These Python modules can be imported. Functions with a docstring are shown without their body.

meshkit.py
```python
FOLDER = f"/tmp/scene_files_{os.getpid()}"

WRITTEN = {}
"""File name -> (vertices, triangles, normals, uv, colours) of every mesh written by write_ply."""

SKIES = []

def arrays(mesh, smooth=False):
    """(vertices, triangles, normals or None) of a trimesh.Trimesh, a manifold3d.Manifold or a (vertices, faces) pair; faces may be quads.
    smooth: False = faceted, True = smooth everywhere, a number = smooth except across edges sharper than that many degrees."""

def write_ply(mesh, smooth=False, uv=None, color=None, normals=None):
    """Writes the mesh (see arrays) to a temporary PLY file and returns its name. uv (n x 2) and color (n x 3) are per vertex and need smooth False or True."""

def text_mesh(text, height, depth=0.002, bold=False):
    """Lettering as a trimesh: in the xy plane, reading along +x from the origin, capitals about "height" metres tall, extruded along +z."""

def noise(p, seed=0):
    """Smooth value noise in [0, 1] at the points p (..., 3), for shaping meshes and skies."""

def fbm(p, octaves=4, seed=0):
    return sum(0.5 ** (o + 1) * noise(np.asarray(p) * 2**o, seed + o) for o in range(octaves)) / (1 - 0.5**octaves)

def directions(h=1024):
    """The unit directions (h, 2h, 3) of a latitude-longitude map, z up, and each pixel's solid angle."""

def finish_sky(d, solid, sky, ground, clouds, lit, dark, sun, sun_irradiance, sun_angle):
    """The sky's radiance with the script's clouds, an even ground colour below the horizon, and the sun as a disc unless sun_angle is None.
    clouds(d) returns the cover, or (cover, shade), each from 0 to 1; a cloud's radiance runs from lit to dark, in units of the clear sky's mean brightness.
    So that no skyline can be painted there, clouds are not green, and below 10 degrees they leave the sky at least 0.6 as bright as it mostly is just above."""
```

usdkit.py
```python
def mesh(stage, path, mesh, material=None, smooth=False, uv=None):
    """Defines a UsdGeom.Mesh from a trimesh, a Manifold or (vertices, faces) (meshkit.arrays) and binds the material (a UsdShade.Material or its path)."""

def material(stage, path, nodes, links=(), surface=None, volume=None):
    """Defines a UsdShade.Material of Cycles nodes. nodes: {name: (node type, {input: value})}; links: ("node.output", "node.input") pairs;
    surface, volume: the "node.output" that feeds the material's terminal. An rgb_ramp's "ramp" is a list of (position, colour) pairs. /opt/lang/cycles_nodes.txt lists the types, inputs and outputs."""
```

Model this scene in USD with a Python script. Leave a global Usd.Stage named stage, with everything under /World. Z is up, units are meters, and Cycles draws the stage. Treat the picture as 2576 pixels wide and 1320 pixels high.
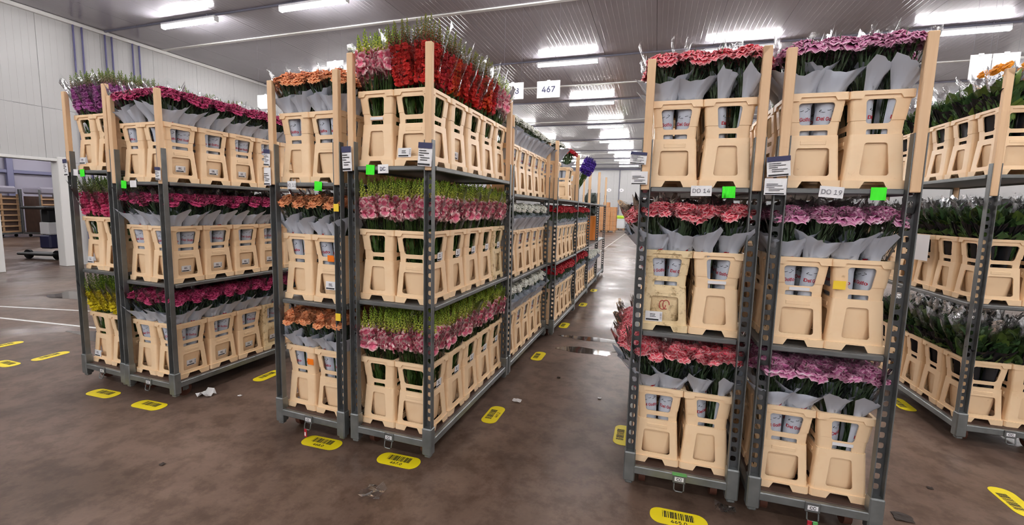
import math, random
import numpy as np
import trimesh
import usdkit, meshkit
from manifold3d import Manifold, CrossSection, JoinType
from shapely.geometry import Polygon, box as sbox
from shapely import affinity
from pxr import Usd, UsdGeom, UsdShade, Gf, Sdf, Vt

stage = Usd.Stage.CreateInMemory()
UsdGeom.SetStageUpAxis(stage, 'Z'); UsdGeom.SetStageMetersPerUnit(stage, 1.0)
world = UsdGeom.Xform.Define(stage, '/World')
PI = math.pi

# ------------------------------------------------------------------ camera, light, exposure
F_PX, PITCH, ROLL, CAM_H, YAW = 1087.0, math.radians(6.08), math.radians(1.46), 1.505, math.radians(17.9)
CX, CY = 1295.0, 640.0
EXPOSURE = 0.0
LAMP_STRENGTH = 120.0
cam = UsdGeom.Camera.Define(stage, '/World/camera')
cam.CreateHorizontalApertureAttr(36.0); cam.CreateVerticalApertureAttr(36.0 * 1320 / 2576)
cam.CreateFocalLengthAttr(36.0 * F_PX / 2576)
cam.CreateHorizontalApertureOffsetAttr(-(CX - 1288) / 2576 * 36.0)
cam.CreateVerticalApertureOffsetAttr((CY - 660) / 2576 * 36.0)
cam.CreateClippingRangeAttr(Gf.Vec2f(0.05, 500))
cam.CreateExposureAttr(EXPOSURE)
def _camera():
    c, s = math.cos(PITCH), math.sin(PITCH)
    fw, up, rt = np.array([0, c, -s]), np.array([0, s, c]), np.array([1.0, 0, 0])
    cr, sr = math.cos(ROLL), math.sin(ROLL)
    R, U = cr * rt + sr * up, cr * up - sr * rt
    y = YAW; Z = np.array([[math.cos(y), -math.sin(y), 0], [math.sin(y), math.cos(y), 0], [0, 0, 1]])
    R, U, B = Z @ R, Z @ U, -(Z @ fw)
    m = Gf.Matrix4d(*R, 0, *U, 0, *B, 0, 0, 0, CAM_H, 1)
    UsdGeom.Xformable(cam).AddTransformOp().Set(m)
_camera()

# ------------------------------------------------------------------ materials
LK = '/World/Looks/'
def S(r, g, b):
    f = lambda v: (v / 255 / 12.92) if v / 255 <= .04045 else ((v / 255 + .055) / 1.055) ** 2.4
    return (f(r), f(g), f(b))
def plain(name, col, rough=.5, metal=0., **kw):
    return usdkit.material(stage, LK + name, {'p': ('principled_bsdf', {'base_color': col, 'roughness': rough, 'metallic': metal, **kw})}, surface='p.BSDF')
def noisy(name, stops, scale=8., rough=(.4, .6), metal=0., detail=4., stretch=(1, 1, 1), bump=0., dist=.0, coords='geometry', bscale=None):
    n = {'m': ('mapping', {'scale': stretch}), 'n': ('noise_texture', {'scale': scale, 'detail': detail, 'distortion': dist}),
         'r': ('rgb_ramp', {'ramp': stops}), 'rr': ('map_range', {'to_min': rough[0], 'to_max': rough[1]}),
         'p': ('principled_bsdf', {'metallic': metal})}
    if coords == 'geometry':
        n['c'] = ('geometry', {}); src = 'c.position'
    else:
        n['c'] = ('texture_coordinate', {}); src = 'c.object'
    L = [(src, 'm.vector'), ('m.vector', 'n.vector'), ('n.fac', 'r.fac'), ('r.color', 'p.base_color'), ('n.fac', 'rr.value'), ('rr.result', 'p.roughness')]
    if bump:
        n['b'] = ('bump', {'strength': bump, 'distance': .01}); L += [('n.fac', 'b.height'), ('b.normal', 'p.normal')]
    return usdkit.material(stage, LK + name, n, L, surface='p.BSDF')

M = {}
def bucket_mat(name, a, b, dirt, lo):
    # pale polypropylene with rubbed-in dirt of its own shape
    return usdkit.material(stage, LK + name, {
        'g': ('geometry', {}), 'n': ('noise_texture', {'scale': 9., 'detail': 6., 'roughness': .65}), 'r': ('rgb_ramp', {'ramp': [(0, a), (.5, a), (.75, b), (1, b)]}),
        'd': ('noise_texture', {'scale': 22., 'detail': 7., 'roughness': .7}), 'dr': ('rgb_ramp', {'ramp': [(0, (0, 0, 0)), (lo, (0, 0, 0)), (min(lo + .14, 1), (1, 1, 1))]}),
        'x': ('mix', {'color2': dirt}), 'p': ('principled_bsdf', {'roughness': .42, 'specular_ior_level': .4})},
        [('g.position', 'n.vector'), ('g.position', 'd.vector'), ('n.fac', 'r.fac'), ('d.fac', 'dr.fac'), ('r.color', 'x.color1'), ('dr.color', 'x.fac'), ('x.color', 'p.base_color')], surface='p.BSDF')
M['bucket'] = bucket_mat('cream_plastic', S(247, 216, 176), S(242, 206, 162), S(202, 164, 118), .66)
M['bucket_dirty'] = bucket_mat('dirty_cream_plastic', S(236, 214, 172), S(214, 186, 138), S(150, 118, 72), .53)
M['steel'] = noisy('galvanized_steel', [(0, (.16, .175, .175)), (.5, (.25, .27, .27)), (1, (.36, .38, .385))], 14., (.34, .55), .75, 6.)
M['steel_dark'] = noisy('worn_steel', [(0, (.10, .105, .105)), (.6, (.19, .20, .20)), (1, (.27, .28, .28))], 11., (.4, .6), .6, 6.)
M['web'] = noisy('shaded_web_steel', [(0, (.05, .052, .055)), (1, (.12, .125, .13))], 14., (.5, .7), .3)  # same steel, darkened: shade inside the post channel put into the colour
M['plywood'] = noisy('brown_plywood', [(0, S(52, 38, 33)), (1, S(92, 70, 60))], 6., (.5, .7), 0, 6., (1, 6, 1))
M['wood'] = noisy('pale_pine', [(0, S(206, 168, 128)), (.5, S(226, 190, 150)), (1, S(236, 206, 170))], 12., (.55, .7), 0, 5., (3, 3, .25))
M['wheel'] = noisy('brown_wheel', [(0, S(60, 34, 26)), (1, S(104, 60, 44))], 20., (.5, .7))
M['black'] = plain('black_rubber', S(22, 22, 24), .6)
M['paper'] = noisy('grey_wrapping_paper', [(0, S(178, 186, 200)), (1, S(198, 204, 216))], 10., (.5, .6))
M['white'] = plain('white_card', S(238, 238, 240), .55)
M['label'] = plain('label_paper', S(232, 232, 235), .5)
M['ink'] = plain('black_ink', S(30, 30, 34), .6)
M['grey_ink'] = plain('grey_ink', S(120, 120, 128), .6)
M['navy'] = plain('navy_ink', S(52, 54, 92), .6)
M['red'] = plain('red_ink', S(176, 30, 48), .5)
M['green_note'] = plain('neon_green_paper', S(60, 255, 30), .6)
M['yellow'] = noisy('yellow_floor_sticker', [(0, S(238, 216, 20)), (1, S(252, 234, 40))], 12., (.35, .5), 0)
M['orange'] = plain('orange_sticker', S(255, 130, 20), .5)
M['yellow_tag'] = plain('yellow_label', S(250, 214, 60), .5)
M['orange_bag'] = noisy('orange_plastic', [(0, S(214, 116, 34)), (1, S(240, 146, 56))], 3., (.3, .45), 0)
M['cardboard'] = noisy('cardboard', [(0, S(178, 124, 80)), (1, S(206, 152, 104))], 4., (.6, .8))
M['timber'] = noisy('rough_timber', [(0, S(160, 124, 90)), (1, S(196, 160, 122))], 6., (.6, .8), 0, 4., (1, 1, 4))
M['crate'] = plain('white_plastic_crate', S(224, 228, 230), .5)
M['lime'] = plain('lime_plastic', S(186, 222, 60), .5)
M['wall'] = noisy('white_wall_panel', [(0, S(176, 176, 175)), (1, S(186, 186, 186))], 1.2, (.32, .45), 0)
M['wall_joint'] = plain('panel_joint', S(120, 120, 124), .6)
M['ceiling'] = noisy('ceiling_panel', [(0, S(160, 157, 165)), (1, S(170, 167, 175))], .8, (.13, .2), 0)
M['trim'] = plain('white_trim', S(214, 214, 212), .45)
M['conduit'] = plain('grey_conduit', S(108, 108, 124), .5)
M['conduit_blue'] = plain('blue_conduit', S(88, 86, 130), .45)
M['frame_blue'] = plain('blue_grey_frame', S(104, 104, 132), .5)
M['violet_wall'] = plain('violet_grey_wall', S(150, 146, 160), .6)
M['housing'] = plain('lamp_housing', S(226, 226, 230), .45)
M['logo_ring'] = plain('pale_logo_print', S(206, 210, 200), .5)
M['black_film'] = plain('black_film', S(26, 27, 32), .25)
M['dull_bag'] = plain('dull_green_bag', S(50, 62, 56), .6)
M['blue_bin'] = plain('dark_blue_plastic', S(44, 46, 82), .4)
M['scrap'] = plain('white_scrap', S(216, 216, 216), .5)
M['leaf_scrap'] = plain('dark_scrap', S(54, 44, 38), .7)
M['tube'] = usdkit.material(stage, LK + 'lamp_tube', {'e': ('emission', {'color': (1.0, .97, .96), 'strength': LAMP_STRENGTH})}, surface='e.emission')
# painted-on colours of petals and leaves come from the mesh (primvar tint)
def tint_mat(name, rough, transl, spec=.3):
    return usdkit.material(stage, LK + name, {
        'a': ('attribute', {'attribute': 'tint'}), 'p': ('principled_bsdf', {'roughness': rough, 'specular_ior_level': spec}), 't': ('translucent_bsdf', {}), 'm': ('mix_closure', {'fac': transl})},
        [('a.color', 'p.base_color'), ('a.color', 't.color'), ('p.BSDF', 'm.closure1'), ('t.BSDF', 'm.closure2')], surface='m.closure')
M['petal'] = tint_mat('petal', .55, .22)
M['leaf'] = tint_mat('leaf', .42, .2, .4)
M['film'] = usdkit.material(stage, LK + 'clear_film', {
    'g': ('geometry', {}), 'n': ('noise_texture', {'scale': 26., 'detail': 3., 'distortion': .8}), 'b': ('bump', {'strength': .75, 'distance': .010}),
    't': ('transparent_bsdf', {'color': (.97, .975, .98)}), 'gl': ('glossy_bsdf', {'color': (1, 1, 1), 'roughness': .16}), 'f': ('fresnel', {'IOR': 1.29}), 'm': ('mix_closure', {})},
    [('g.position', 'n.vector'), ('n.fac', 'b.height'), ('b.normal', 'gl.normal'), ('b.normal', 'f.normal'), ('f.fac', 'm.fac'), ('t.BSDF', 'm.closure1'), ('gl.BSDF', 'm.closure2')], surface='m.closure')
M['water'] = plain('water_film', S(70, 60, 54), .06, 0., specular_ior_level=.6)
# wet, stained concrete
M['floor'] = usdkit.material(stage, LK + 'wet_concrete', {
    'g': ('geometry', {}), 'n1': ('noise_texture', {'scale': .9, 'detail': 9., 'roughness': .68, 'distortion': .4}), 'n2': ('noise_texture', {'scale': 7., 'detail': 8., 'roughness': .7}),
    'n3': ('noise_texture', {'scale': .42, 'detail': 6., 'roughness': .6, 'distortion': .8}), 'n4': ('noise_texture', {'scale': 60., 'detail': 3.}),
    'r1': ('rgb_ramp', {'ramp': [(0, S(70, 54, 46)), (.40, S(95, 77, 66)), (.56, S(115, 95, 83)), (1, S(150, 129, 114))]}),
    'r2': ('rgb_ramp', {'ramp': [(0, (.35, .32, .30)), (.42, (.70, .67, .65)), (.54, (1, 1, 1)), (1, (1.1, 1.08, 1.06))]}),
    'r4': ('rgb_ramp', {'ramp': [(0, (.8, .8, .8)), (1, (1.15, 1.15, 1.15))]}),
    'x': ('mix', {'mix_type': 'multiply', 'fac': 1.}), 'x2': ('mix', {'mix_type': 'multiply', 'fac': .6}),
    'rr': ('rgb_ramp', {'ramp': [(0, (.16,) * 3), (.40, (.24,) * 3), (.52, (.42,) * 3), (1, (.62,) * 3)]}), 'b': ('bump', {'strength': .18, 'distance': .006}), 'p': ('principled_bsdf', {'specular_ior_level': .38})},
    [('g.position', 'n1.vector'), ('g.position', 'n2.vector'), ('g.position', 'n3.vector'), ('g.position', 'n4.vector'), ('n1.fac', 'r1.fac'), ('n2.fac', 'r2.fac'), ('n4.fac', 'r4.fac'), ('r1.color', 'x.color1'), ('r2.color', 'x.color2'),
     ('x.color', 'x2.color1'), ('r4.color', 'x2.color2'), ('x2.color', 'p.base_color'), ('n3.fac', 'rr.fac'), ('rr.color', 'p.roughness'), ('n2.fac', 'b.height'), ('b.normal', 'p.normal')], surface='p.BSDF')

# ------------------------------------------------------------------ helpers
COUNT = {}
def numbered(parent, name):
    k = (str(parent), name); n = COUNT.get(k, 0); COUNT[k] = n + 1
    return name if n == 0 else f'{name}_{n:03d}'
def data(prim, label=None, cat=None, group=None, kind=None):
    for k, v in (('label', label), ('category', cat), ('group', group), ('kind', kind)):
        if v: prim.SetCustomDataByKey(k, v)
    return prim
class Acc:
    """collects triangles (with an optional colour per vertex) into ONE mesh"""
    def __init__(s): s.v, s.f, s.c, s.n = [], [], [], 0
    def add(s, v, f, c=None):
        v = np.asarray(v, float).reshape(-1, 3); f = np.asarray(f, int)
        if f.shape[1] == 4: f = np.vstack([f[:, [0, 1, 2]], f[:, [0, 2, 3]]])
        s.v.append(v); s.f.append(f + s.n); s.n += len(v)
        s.c.append(np.broadcast_to(np.asarray((1, 1, 1) if c is None else c, float), (len(v), 3)))
        return s
    def tri(s, m, c=None): v, f, _ = meshkit.arrays(m); return s.add(v, f, c)
    def get(s): return np.vstack(s.v), np.vstack(s.f), np.vstack(s.c)
def put(parent, name, mesh, mat, smooth=False, tint=False, label=None, kind=None):
    """defines ONE Mesh prim under parent"""
    parent = str(parent)
    path = f'{parent}/{numbered(parent, name)}'
    if isinstance(mesh, Acc):
        v, f, c = mesh.get()
        m = usdkit.mesh(stage, path, (v, f), mat if not isinstance(mat, str) else M[mat], smooth)
        if tint:
            UsdGeom.PrimvarsAPI(m).CreatePrimvar('tint', Sdf.ValueTypeNames.Color3fArray, 'vertex').Set(Vt.Vec3fArray.FromNumpy(c.astype(np.float32)))
    else:
        m = usdkit.mesh(stage, path, mesh, M[mat] if isinstance(mat, str) else mat, smooth)
    p = m.GetPrim(); data(p, label=label, kind=kind); p.SetCustomDataByKey('p', 1) if False else None
    return p
def thing(name, label, cat, loc=(0, 0, 0), rz=0, group=None, kind=None):
    x = UsdGeom.Xform.Define(stage, '/World/' + numbered('/World', name))
    x.AddTranslateOp().Set(Gf.Vec3d(*map(float, loc))); x.AddRotateZOp().Set(math.degrees(rz))
    return data(x.GetPrim(), label, cat, group, kind)
def klass(name): return stage.CreateClassPrim('/World/kind_' + name).GetPath()
def place(kind, name, label, cat, matrix, group=None, instance=True):
    """a copy of a class prim as a top-level thing; matrix: 4x4, column convention"""
    x = UsdGeom.Xform.Define(stage, '/World/' + numbered('/World', name))
    x.AddTransformOp().Set(Gf.Matrix4d(*np.asarray(matrix).T.ravel().tolist()))
    p = x.GetPrim(); p.GetReferences().AddInternalReference(kind)
    if instance: p.SetInstanceable(True)
    return data(p, label, cat, group)
def T(x=0, y=0, z=0, rz=0, lean=(0, 0), s=1):
    m = trimesh.transformations.euler_matrix(lean[0], lean[1], 0); r = trimesh.transformations.rotation_matrix(rz, [0, 0, 1])
    a = np.eye(4); a[:3, 3] = (x, y, z); b = np.eye(4); b[:3, :3] *= s
    return a @ m @ r @ b
def cbox(x0, x1, y0, y1, z0, z1, c=.003):
    """box with chamfered edges"""
    if c <= 0: m = trimesh.creation.box([x1 - x0, y1 - y0, z1 - z0]); m.apply_translation([(x0 + x1) / 2, (y0 + y1) / 2, (z0 + z1) / 2]); return m
    pts = []
    for x, sx in ((x0, 1), (x1, -1)):
        for y, sy in ((y0, 1), (y1, -1)):
            for z, sz in ((z0, 1), (z1, -1)):
                pts += [(x, y + sy * c, z + sz * c), (x + sx * c, y, z + sz * c), (x + sx * c, y + sy * c, z)]
    return Manifold.hull_points(np.array(pts, np.float32))
def tube(pts, rad, sides=6):
    p = np.asarray(pts, float); t = np.gradient(p, axis=0); t /= np.linalg.norm(t, axis=1, keepdims=True) + 1e-12
    a = np.cross(t, np.where(np.abs(t[:, 2:]) < .9, [0, 0, 1.], [1., 0, 0])); a /= np.linalg.norm(a, axis=1, keepdims=True) + 1e-12
    b, ang = np.cross(t, a), np.arange(sides) * 2 * PI / sides
    v = p[:, None] + np.broadcast_to(rad, (len(p),))[:, None, None] * (np.cos(ang)[None, :, None] * a[:, None] + np.sin(ang)[None, :, None] * b[:, None])
    i, j = np.meshgrid(np.arange(len(p) - 1), np.arange(sides), indexing='ij')
    q = np.stack([i * sides + j, i * sides + (j + 1) % sides, (i + 1) * sides + (j + 1) % sides, (i + 1) * sides + j], -1).reshape(-1, 4)
    return v.reshape(-1, 3), q
def grid_faces(a, b, wrap=False):
    i, j = np.meshgrid(np.arange(a - 1), np.arange(b if wrap else b - 1), indexing='ij'); k = (j + 1) % b
    return np.stack([i * b + j, i * b + k, (i + 1) * b + k, (i + 1) * b + j], -1).reshape(-1, 4)
def xf(m, v): return np.asarray(v) @ m[:3, :3].T + m[:3, 3]
TEXT = {}
def text(s, h, bold=True, depth=.0006):
    k = (s, h, bold)
    if k not in TEXT:
        m = meshkit.text_mesh(s, h, depth, bold); m.apply_translation([-m.bounds[:, 0].mean(), -h / 2, 0]); TEXT[k] = m
    return TEXT[k].copy()

# ------------------------------------------------------------------ the hall
H, XL, XR, YB, YF = 5.28, -12.2, 11.8, 40.4, -19.0
def struct(name, mesh, mat, smooth=False):
    p = put('/World', name, mesh, mat, smooth); return data(p, kind='structure')
def sbox_mesh(x0, x1, y0, y1, z0, z1): return cbox(x0, x1, y0, y1, z0, z1, 0)
struct('floor', sbox_mesh(-27, XR + .3, YF - .3, YB + .3, -.1, 0), 'floor')
def panel_x(w, depth, ribs, ridge=.0035):
    """profile across a sheet panel of width w: flat with narrow raised ribs, edges turned back"""
    xs, hs = [0, .004], [-depth, 0]
    n = max(1, int(round(w / ribs)))
    for i in range(1, n):
        x = i * w / n
        xs += [x - .007, x - .003, x + .003, x + .007]; hs += [0, ridge, ridge, 0]
    xs += [w - .004, w]; hs += [0, -depth]
    return np.array(xs), np.array(hs)
# ceiling: panels 1.13 m wide running down the hall, between white cover strips
ceil = data(UsdGeom.Xform.Define(stage, '/World/' + numbered('/World', 'ceiling')).GetPrim(), kind='structure')
put(ceil.GetPath(), 'deck', sbox_mesh(XL - .3, XR + .3, YF - .3, YB + .3, H + .03, H + .2), 'ceiling')
SEAMS = [YF, -13.3, -7.95, -2.6, 2.75, 8.1, 13.5, 18.85, 24.2, 29.55, 34.9, YB]
pw = 1.2
for a, b in zip(SEAMS[:-1], SEAMS[1:]):
    for k in range(20):
        x0 = XL + k * pw
        xs, hs = panel_x(pw, .02, .1, .0013)
        v = np.vstack([np.stack([x0 + xs, np.full_like(xs, y), H - hs], 1) for y in (a, b)])
        put(ceil.GetPath(), 'ceiling_panel', Acc().add(v, grid_faces(2, len(xs))[:, ::-1]), 'ceiling')
for y in SEAMS[1:-1]:
    put(ceil.GetPath(), 'cover_strip', cbox(XL, XR, y - .045, y + .045, H - .022, H + .01, .005), 'trim')
for y in [11.07 + 4.245 * k for k in range(-6, 7)]:
    put(ceil.GetPath(), 'conduit', cbox(XL, XR, y - .012 + .05, y + .022 + .05, H - .035, H, .004), 'conduit')
def wall_panels(name, axis, at, face, u0, width, n, joints, holes=(), mat='wall'):
    """a wall of sheet panels; each panel a part. axis 'x': wall plane x=at, panels along y."""
    w = data(UsdGeom.Xform.Define(stage, '/World/' + numbered('/World', name)).GetPrim(), kind='structure')
    for k in range(n):
        for z0, z1 in zip(joints[:-1], joints[1:]):
            a, b = u0 + k * width, u0 + (k + 1) * width
            for h0, h1, hz in holes:
                if a >= h0 - .2 and b <= h1 + .2 and z0 < hz: z0 = hz
            if z1 - z0 < .05: continue
            xs, hs = panel_x(b - a, .012, .11, .002)
            rows = []
            for z in (z0 + .003, z1 - .003):
                p = np.zeros((len(xs), 3)); p[:, 2] = z
                if axis == 'x': p[:, 1] = a + xs; p[:, 0] = at + face * hs
                else: p[:, 0] = a + xs; p[:, 1] = at + face * hs
                rows.append(p)
            put(w.GetPath(), 'wall_panel', Acc().add(np.vstack(rows), grid_faces(2, len(xs))), mat)
    return w
# left wall with a doorway (y 4.93 .. 5.87), panels 1.09 m wide
d0, d1, dz = 4.93, 5.87, 2.25
wl = wall_panels('wall_left', 'x', XL, 1, 5.71 - 22 * 1.09, 1.09, 22, [0, 2.25, 3.35, H], [(4.6, 5.75, dz)])
for k in range(32):
    for z0, z1 in ((0, 2.25), (2.25, 3.35), (3.35, H)):
        a = 5.71 + 1.09 * k
        if k == 0 and z1 <= 2.3: a = d1 + .02
        b = min(5.71 + 1.09 * (k + 1), YB)
        if b - a < .1: continue
        xs, hs = panel_x(b - a, .012, .11, .002)
        v = np.vstack([np.stack([XL + hs, a + xs, np.full_like(xs, z)], 1) for z in (z0 + .003, z1 - .003)])
        put(wl.GetPath(), 'wall_panel', Acc().add(v, grid_faces(2, len(xs))), 'wall')
core = Acc()
for a, b, z0, z1 in ((YF - .3, d0, 0, H), (d1, YB + .3, 0, H), (d0, d1, dz, H)):
    core.tri(sbox_mesh(XL - .16, XL - .012, a, b, z0, z1))
put(wl.GetPath(), 'wall_core', core, 'wall_joint')
door = data(UsdGeom.Xform.Define(stage, '/World/' + numbered('/World', 'door_1')).GetPrim(), kind='structure')
for y0, y1 in ((d0 - .12, d0 + .01), (d1 - .01, d1 + .16)):
    put(door.GetPath(), 'door_jamb', cbox(XL - .2, XL + .05, y0, y1, 0, dz + .1, .01), 'trim')
put(door.GetPath(), 'door_head', cbox(XL - .2, XL + .04, d0, d1, dz, dz + .06, .01), 'trim')
struct('trim_1', cbox(XL, XL + .05, YF, YB, H - .09, H - .005, .01), 'trim')
wb = wall_panels('wall_back', 'y', YB, -1, XL, 1.2, 20, [0, 2.6, H])
put(wb.GetPath(), 'wall_core', sbox_mesh(XL - .3, XR + .3, YB + .02, YB + .25, 0, H), 'wall_joint')
put(wb.GetPath(), 'cover_strip', cbox(XL, XR, YB - .05, YB, H - .12, H, .01), 'conduit')
struct('wall_right', sbox_mesh(XR, XR + .25, YF - .3, YB + .3, 0, H), 'wall')
struct('wall_front', sbox_mesh(XL - .3, XR + .3, YF - .25, YF, 0, H), 'wall')
# far gate fittings on the back wall
for x, s in ((-4.19, 'left'), (-3.10, 'right')):
    t = thing('wall_sign', f'small white oval wall sign, the {s} of two on the far wall', 'sign', (x, YB - .03, 3.38), group='oval signs')
    pl = CrossSection.circle(.2, 24).scale((1.1, .75)).extrude(.02); put(t.GetPath(), 'plate', pl.rotate((90, 0, 0)), 'white', 30)
    put(t.GetPath(), 'symbol', cbox(-.06, .06, -.026, -.02, -.03, .03, 0), 'grey_ink')
t = thing('wall_pipe', 'thin grey pipe dropping from the ceiling down the far wall', 'pipe', (-3.3, YB - .08, 0))
v, f = tube([(0, 0, H), (0, 0, 1.6)], .035, 10); put(t.GetPath(), 'pipe', Acc().add(v, f), 'conduit', True)
put(t.GetPath(), 'end_box', cbox(-.07, .07, -.06, .06, 1.2, 1.62, .01), 'conduit')
t = data(UsdGeom.Xform.Define(stage, '/World/' + numbered('/World', 'door_2')).GetPrim(), kind='structure')
for x0, x1, z0, z1 in ((-2.2, -2.12, 0, 2.2), (-.95, -.87, 0, 2.2), (-2.2, -.87, 2.2, 2.28)):
    put(t.GetPath(), 'door_frame', cbox(x0, x1, YB - .06, YB - .01, z0, z1, .01), 'conduit')
put(t.GetPath(), 'door_leaf', cbox(-2.12, -.95, YB - .04, YB - .01, 0, 2.2, .005), 'trim')
NTH6 = ('first', 'second', 'third', 'fourth', 'fifth', 'sixth')
for i, y in enumerate((6.31, 6.46, 6.88, 7.01, 7.43, 7.57)):
    t = thing('conduit_pipe', f'thin blue vertical conduit on the left wall, {NTH6[i]} from the doorway', 'pipe', (XL + .03, y, 0), group='vertical wall conduits')
    v, f = tube([(0, 0, H - .06), (0, 0, .3)], .017, 8); put(t.GetPath(), 'pipe', Acc().add(v, f), 'conduit_blue', True)
    for z in (1.2, 2.6, 4.0): put(t.GetPath(), 'clip', cbox(-.03, .022, -.024, .024, z, z + .03, .003), 'conduit_blue')
# room beyond the doorway
struct('wall_far', sbox_mesh(-26.2, -26, -7, 24, 0, H), 'violet_wall')
struct('ceiling_beyond', sbox_mesh(-26.2, XL - .16, -7, 24, 4.0, 4.15), 'violet_wall')
fr = data(UsdGeom.Xform.Define(stage, '/World/' + numbered('/World', 'trim_2')).GetPrim(), kind='structure')
for y in (9.4, 10.9, 12.4): put(fr.GetPath(), 'mullion', cbox(-25.95, -25.8, y - .1, y + .1, 0, 4, .01), 'frame_blue')
for z in (2.45, 3.2): put(fr.GetPath(), 'rail', cbox(-25.95, -25.82, 2, 20, z, z + .14, .01), 'frame_blue')

# ceiling lamps
lampk = klass('tube_lamp')
NTH = ('first', 'second', 'third', 'fourth', 'fifth', 'sixth', 'seventh', 'eighth')
hs_ = Acc(); hs_.tri(cbox(-.77, .77, -.055, .055, .0, .055, .012))
put(lampk, 'housing', hs_, 'housing')
df = CrossSection.circle(.036, 16).scale((1.25, 1)).extrude(1.5).translate((0, 0, -.75)).rotate((0, 90, 0)).scale((1, 1, 1)).translate((0, 0, -.02))
put(lampk, 'diffuser', df, 'tube', 30)
for s in (-1, 1):
    put(lampk, 'end_cap', cbox(s * .76 - .014, s * .76 + .014, -.05, .05, -.06, .03, .01), 'housing')
    v, f = tube([(s * .5, 0, .05), (s * .5, 0, H - 5.16)], .008, 6); put(lampk, 'hanger', Acc().add(v, f), 'conduit')
for ix, x in enumerate((-9.42, -6.24, -2.32, 1.6, 5.43, 9.3)):
    for iy in range(-6, 7):
        y = 11.07 + 4.245 * iy
        place(lampk, 'ceiling_lamp', f'white ceiling tube lamp, {NTH[ix]} from the left wall, ' + (f'{NTH[iy + 1]} row in view' if iy >= -1 else f'{NTH[-2 - iy]} row behind the view'), 'lamp', T(x, y, 5.16), 'ceiling tube lamps')
for ix, x in enumerate((-15.5, -19.5, -23.5)):  # unseen lamps, added to brighten the room behind the doorway
    for iy, y in enumerate((3.5, 7.5, 11.5, 15.5)):
        place(lampk, 'ceiling_lamp', f'added unseen tube lamp in the room beyond the doorway, {NTH[ix]} line, {NTH[iy]} lamp', 'lamp', T(x, y, 3.85, PI / 2), 'added lamps beyond the doorway')

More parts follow.
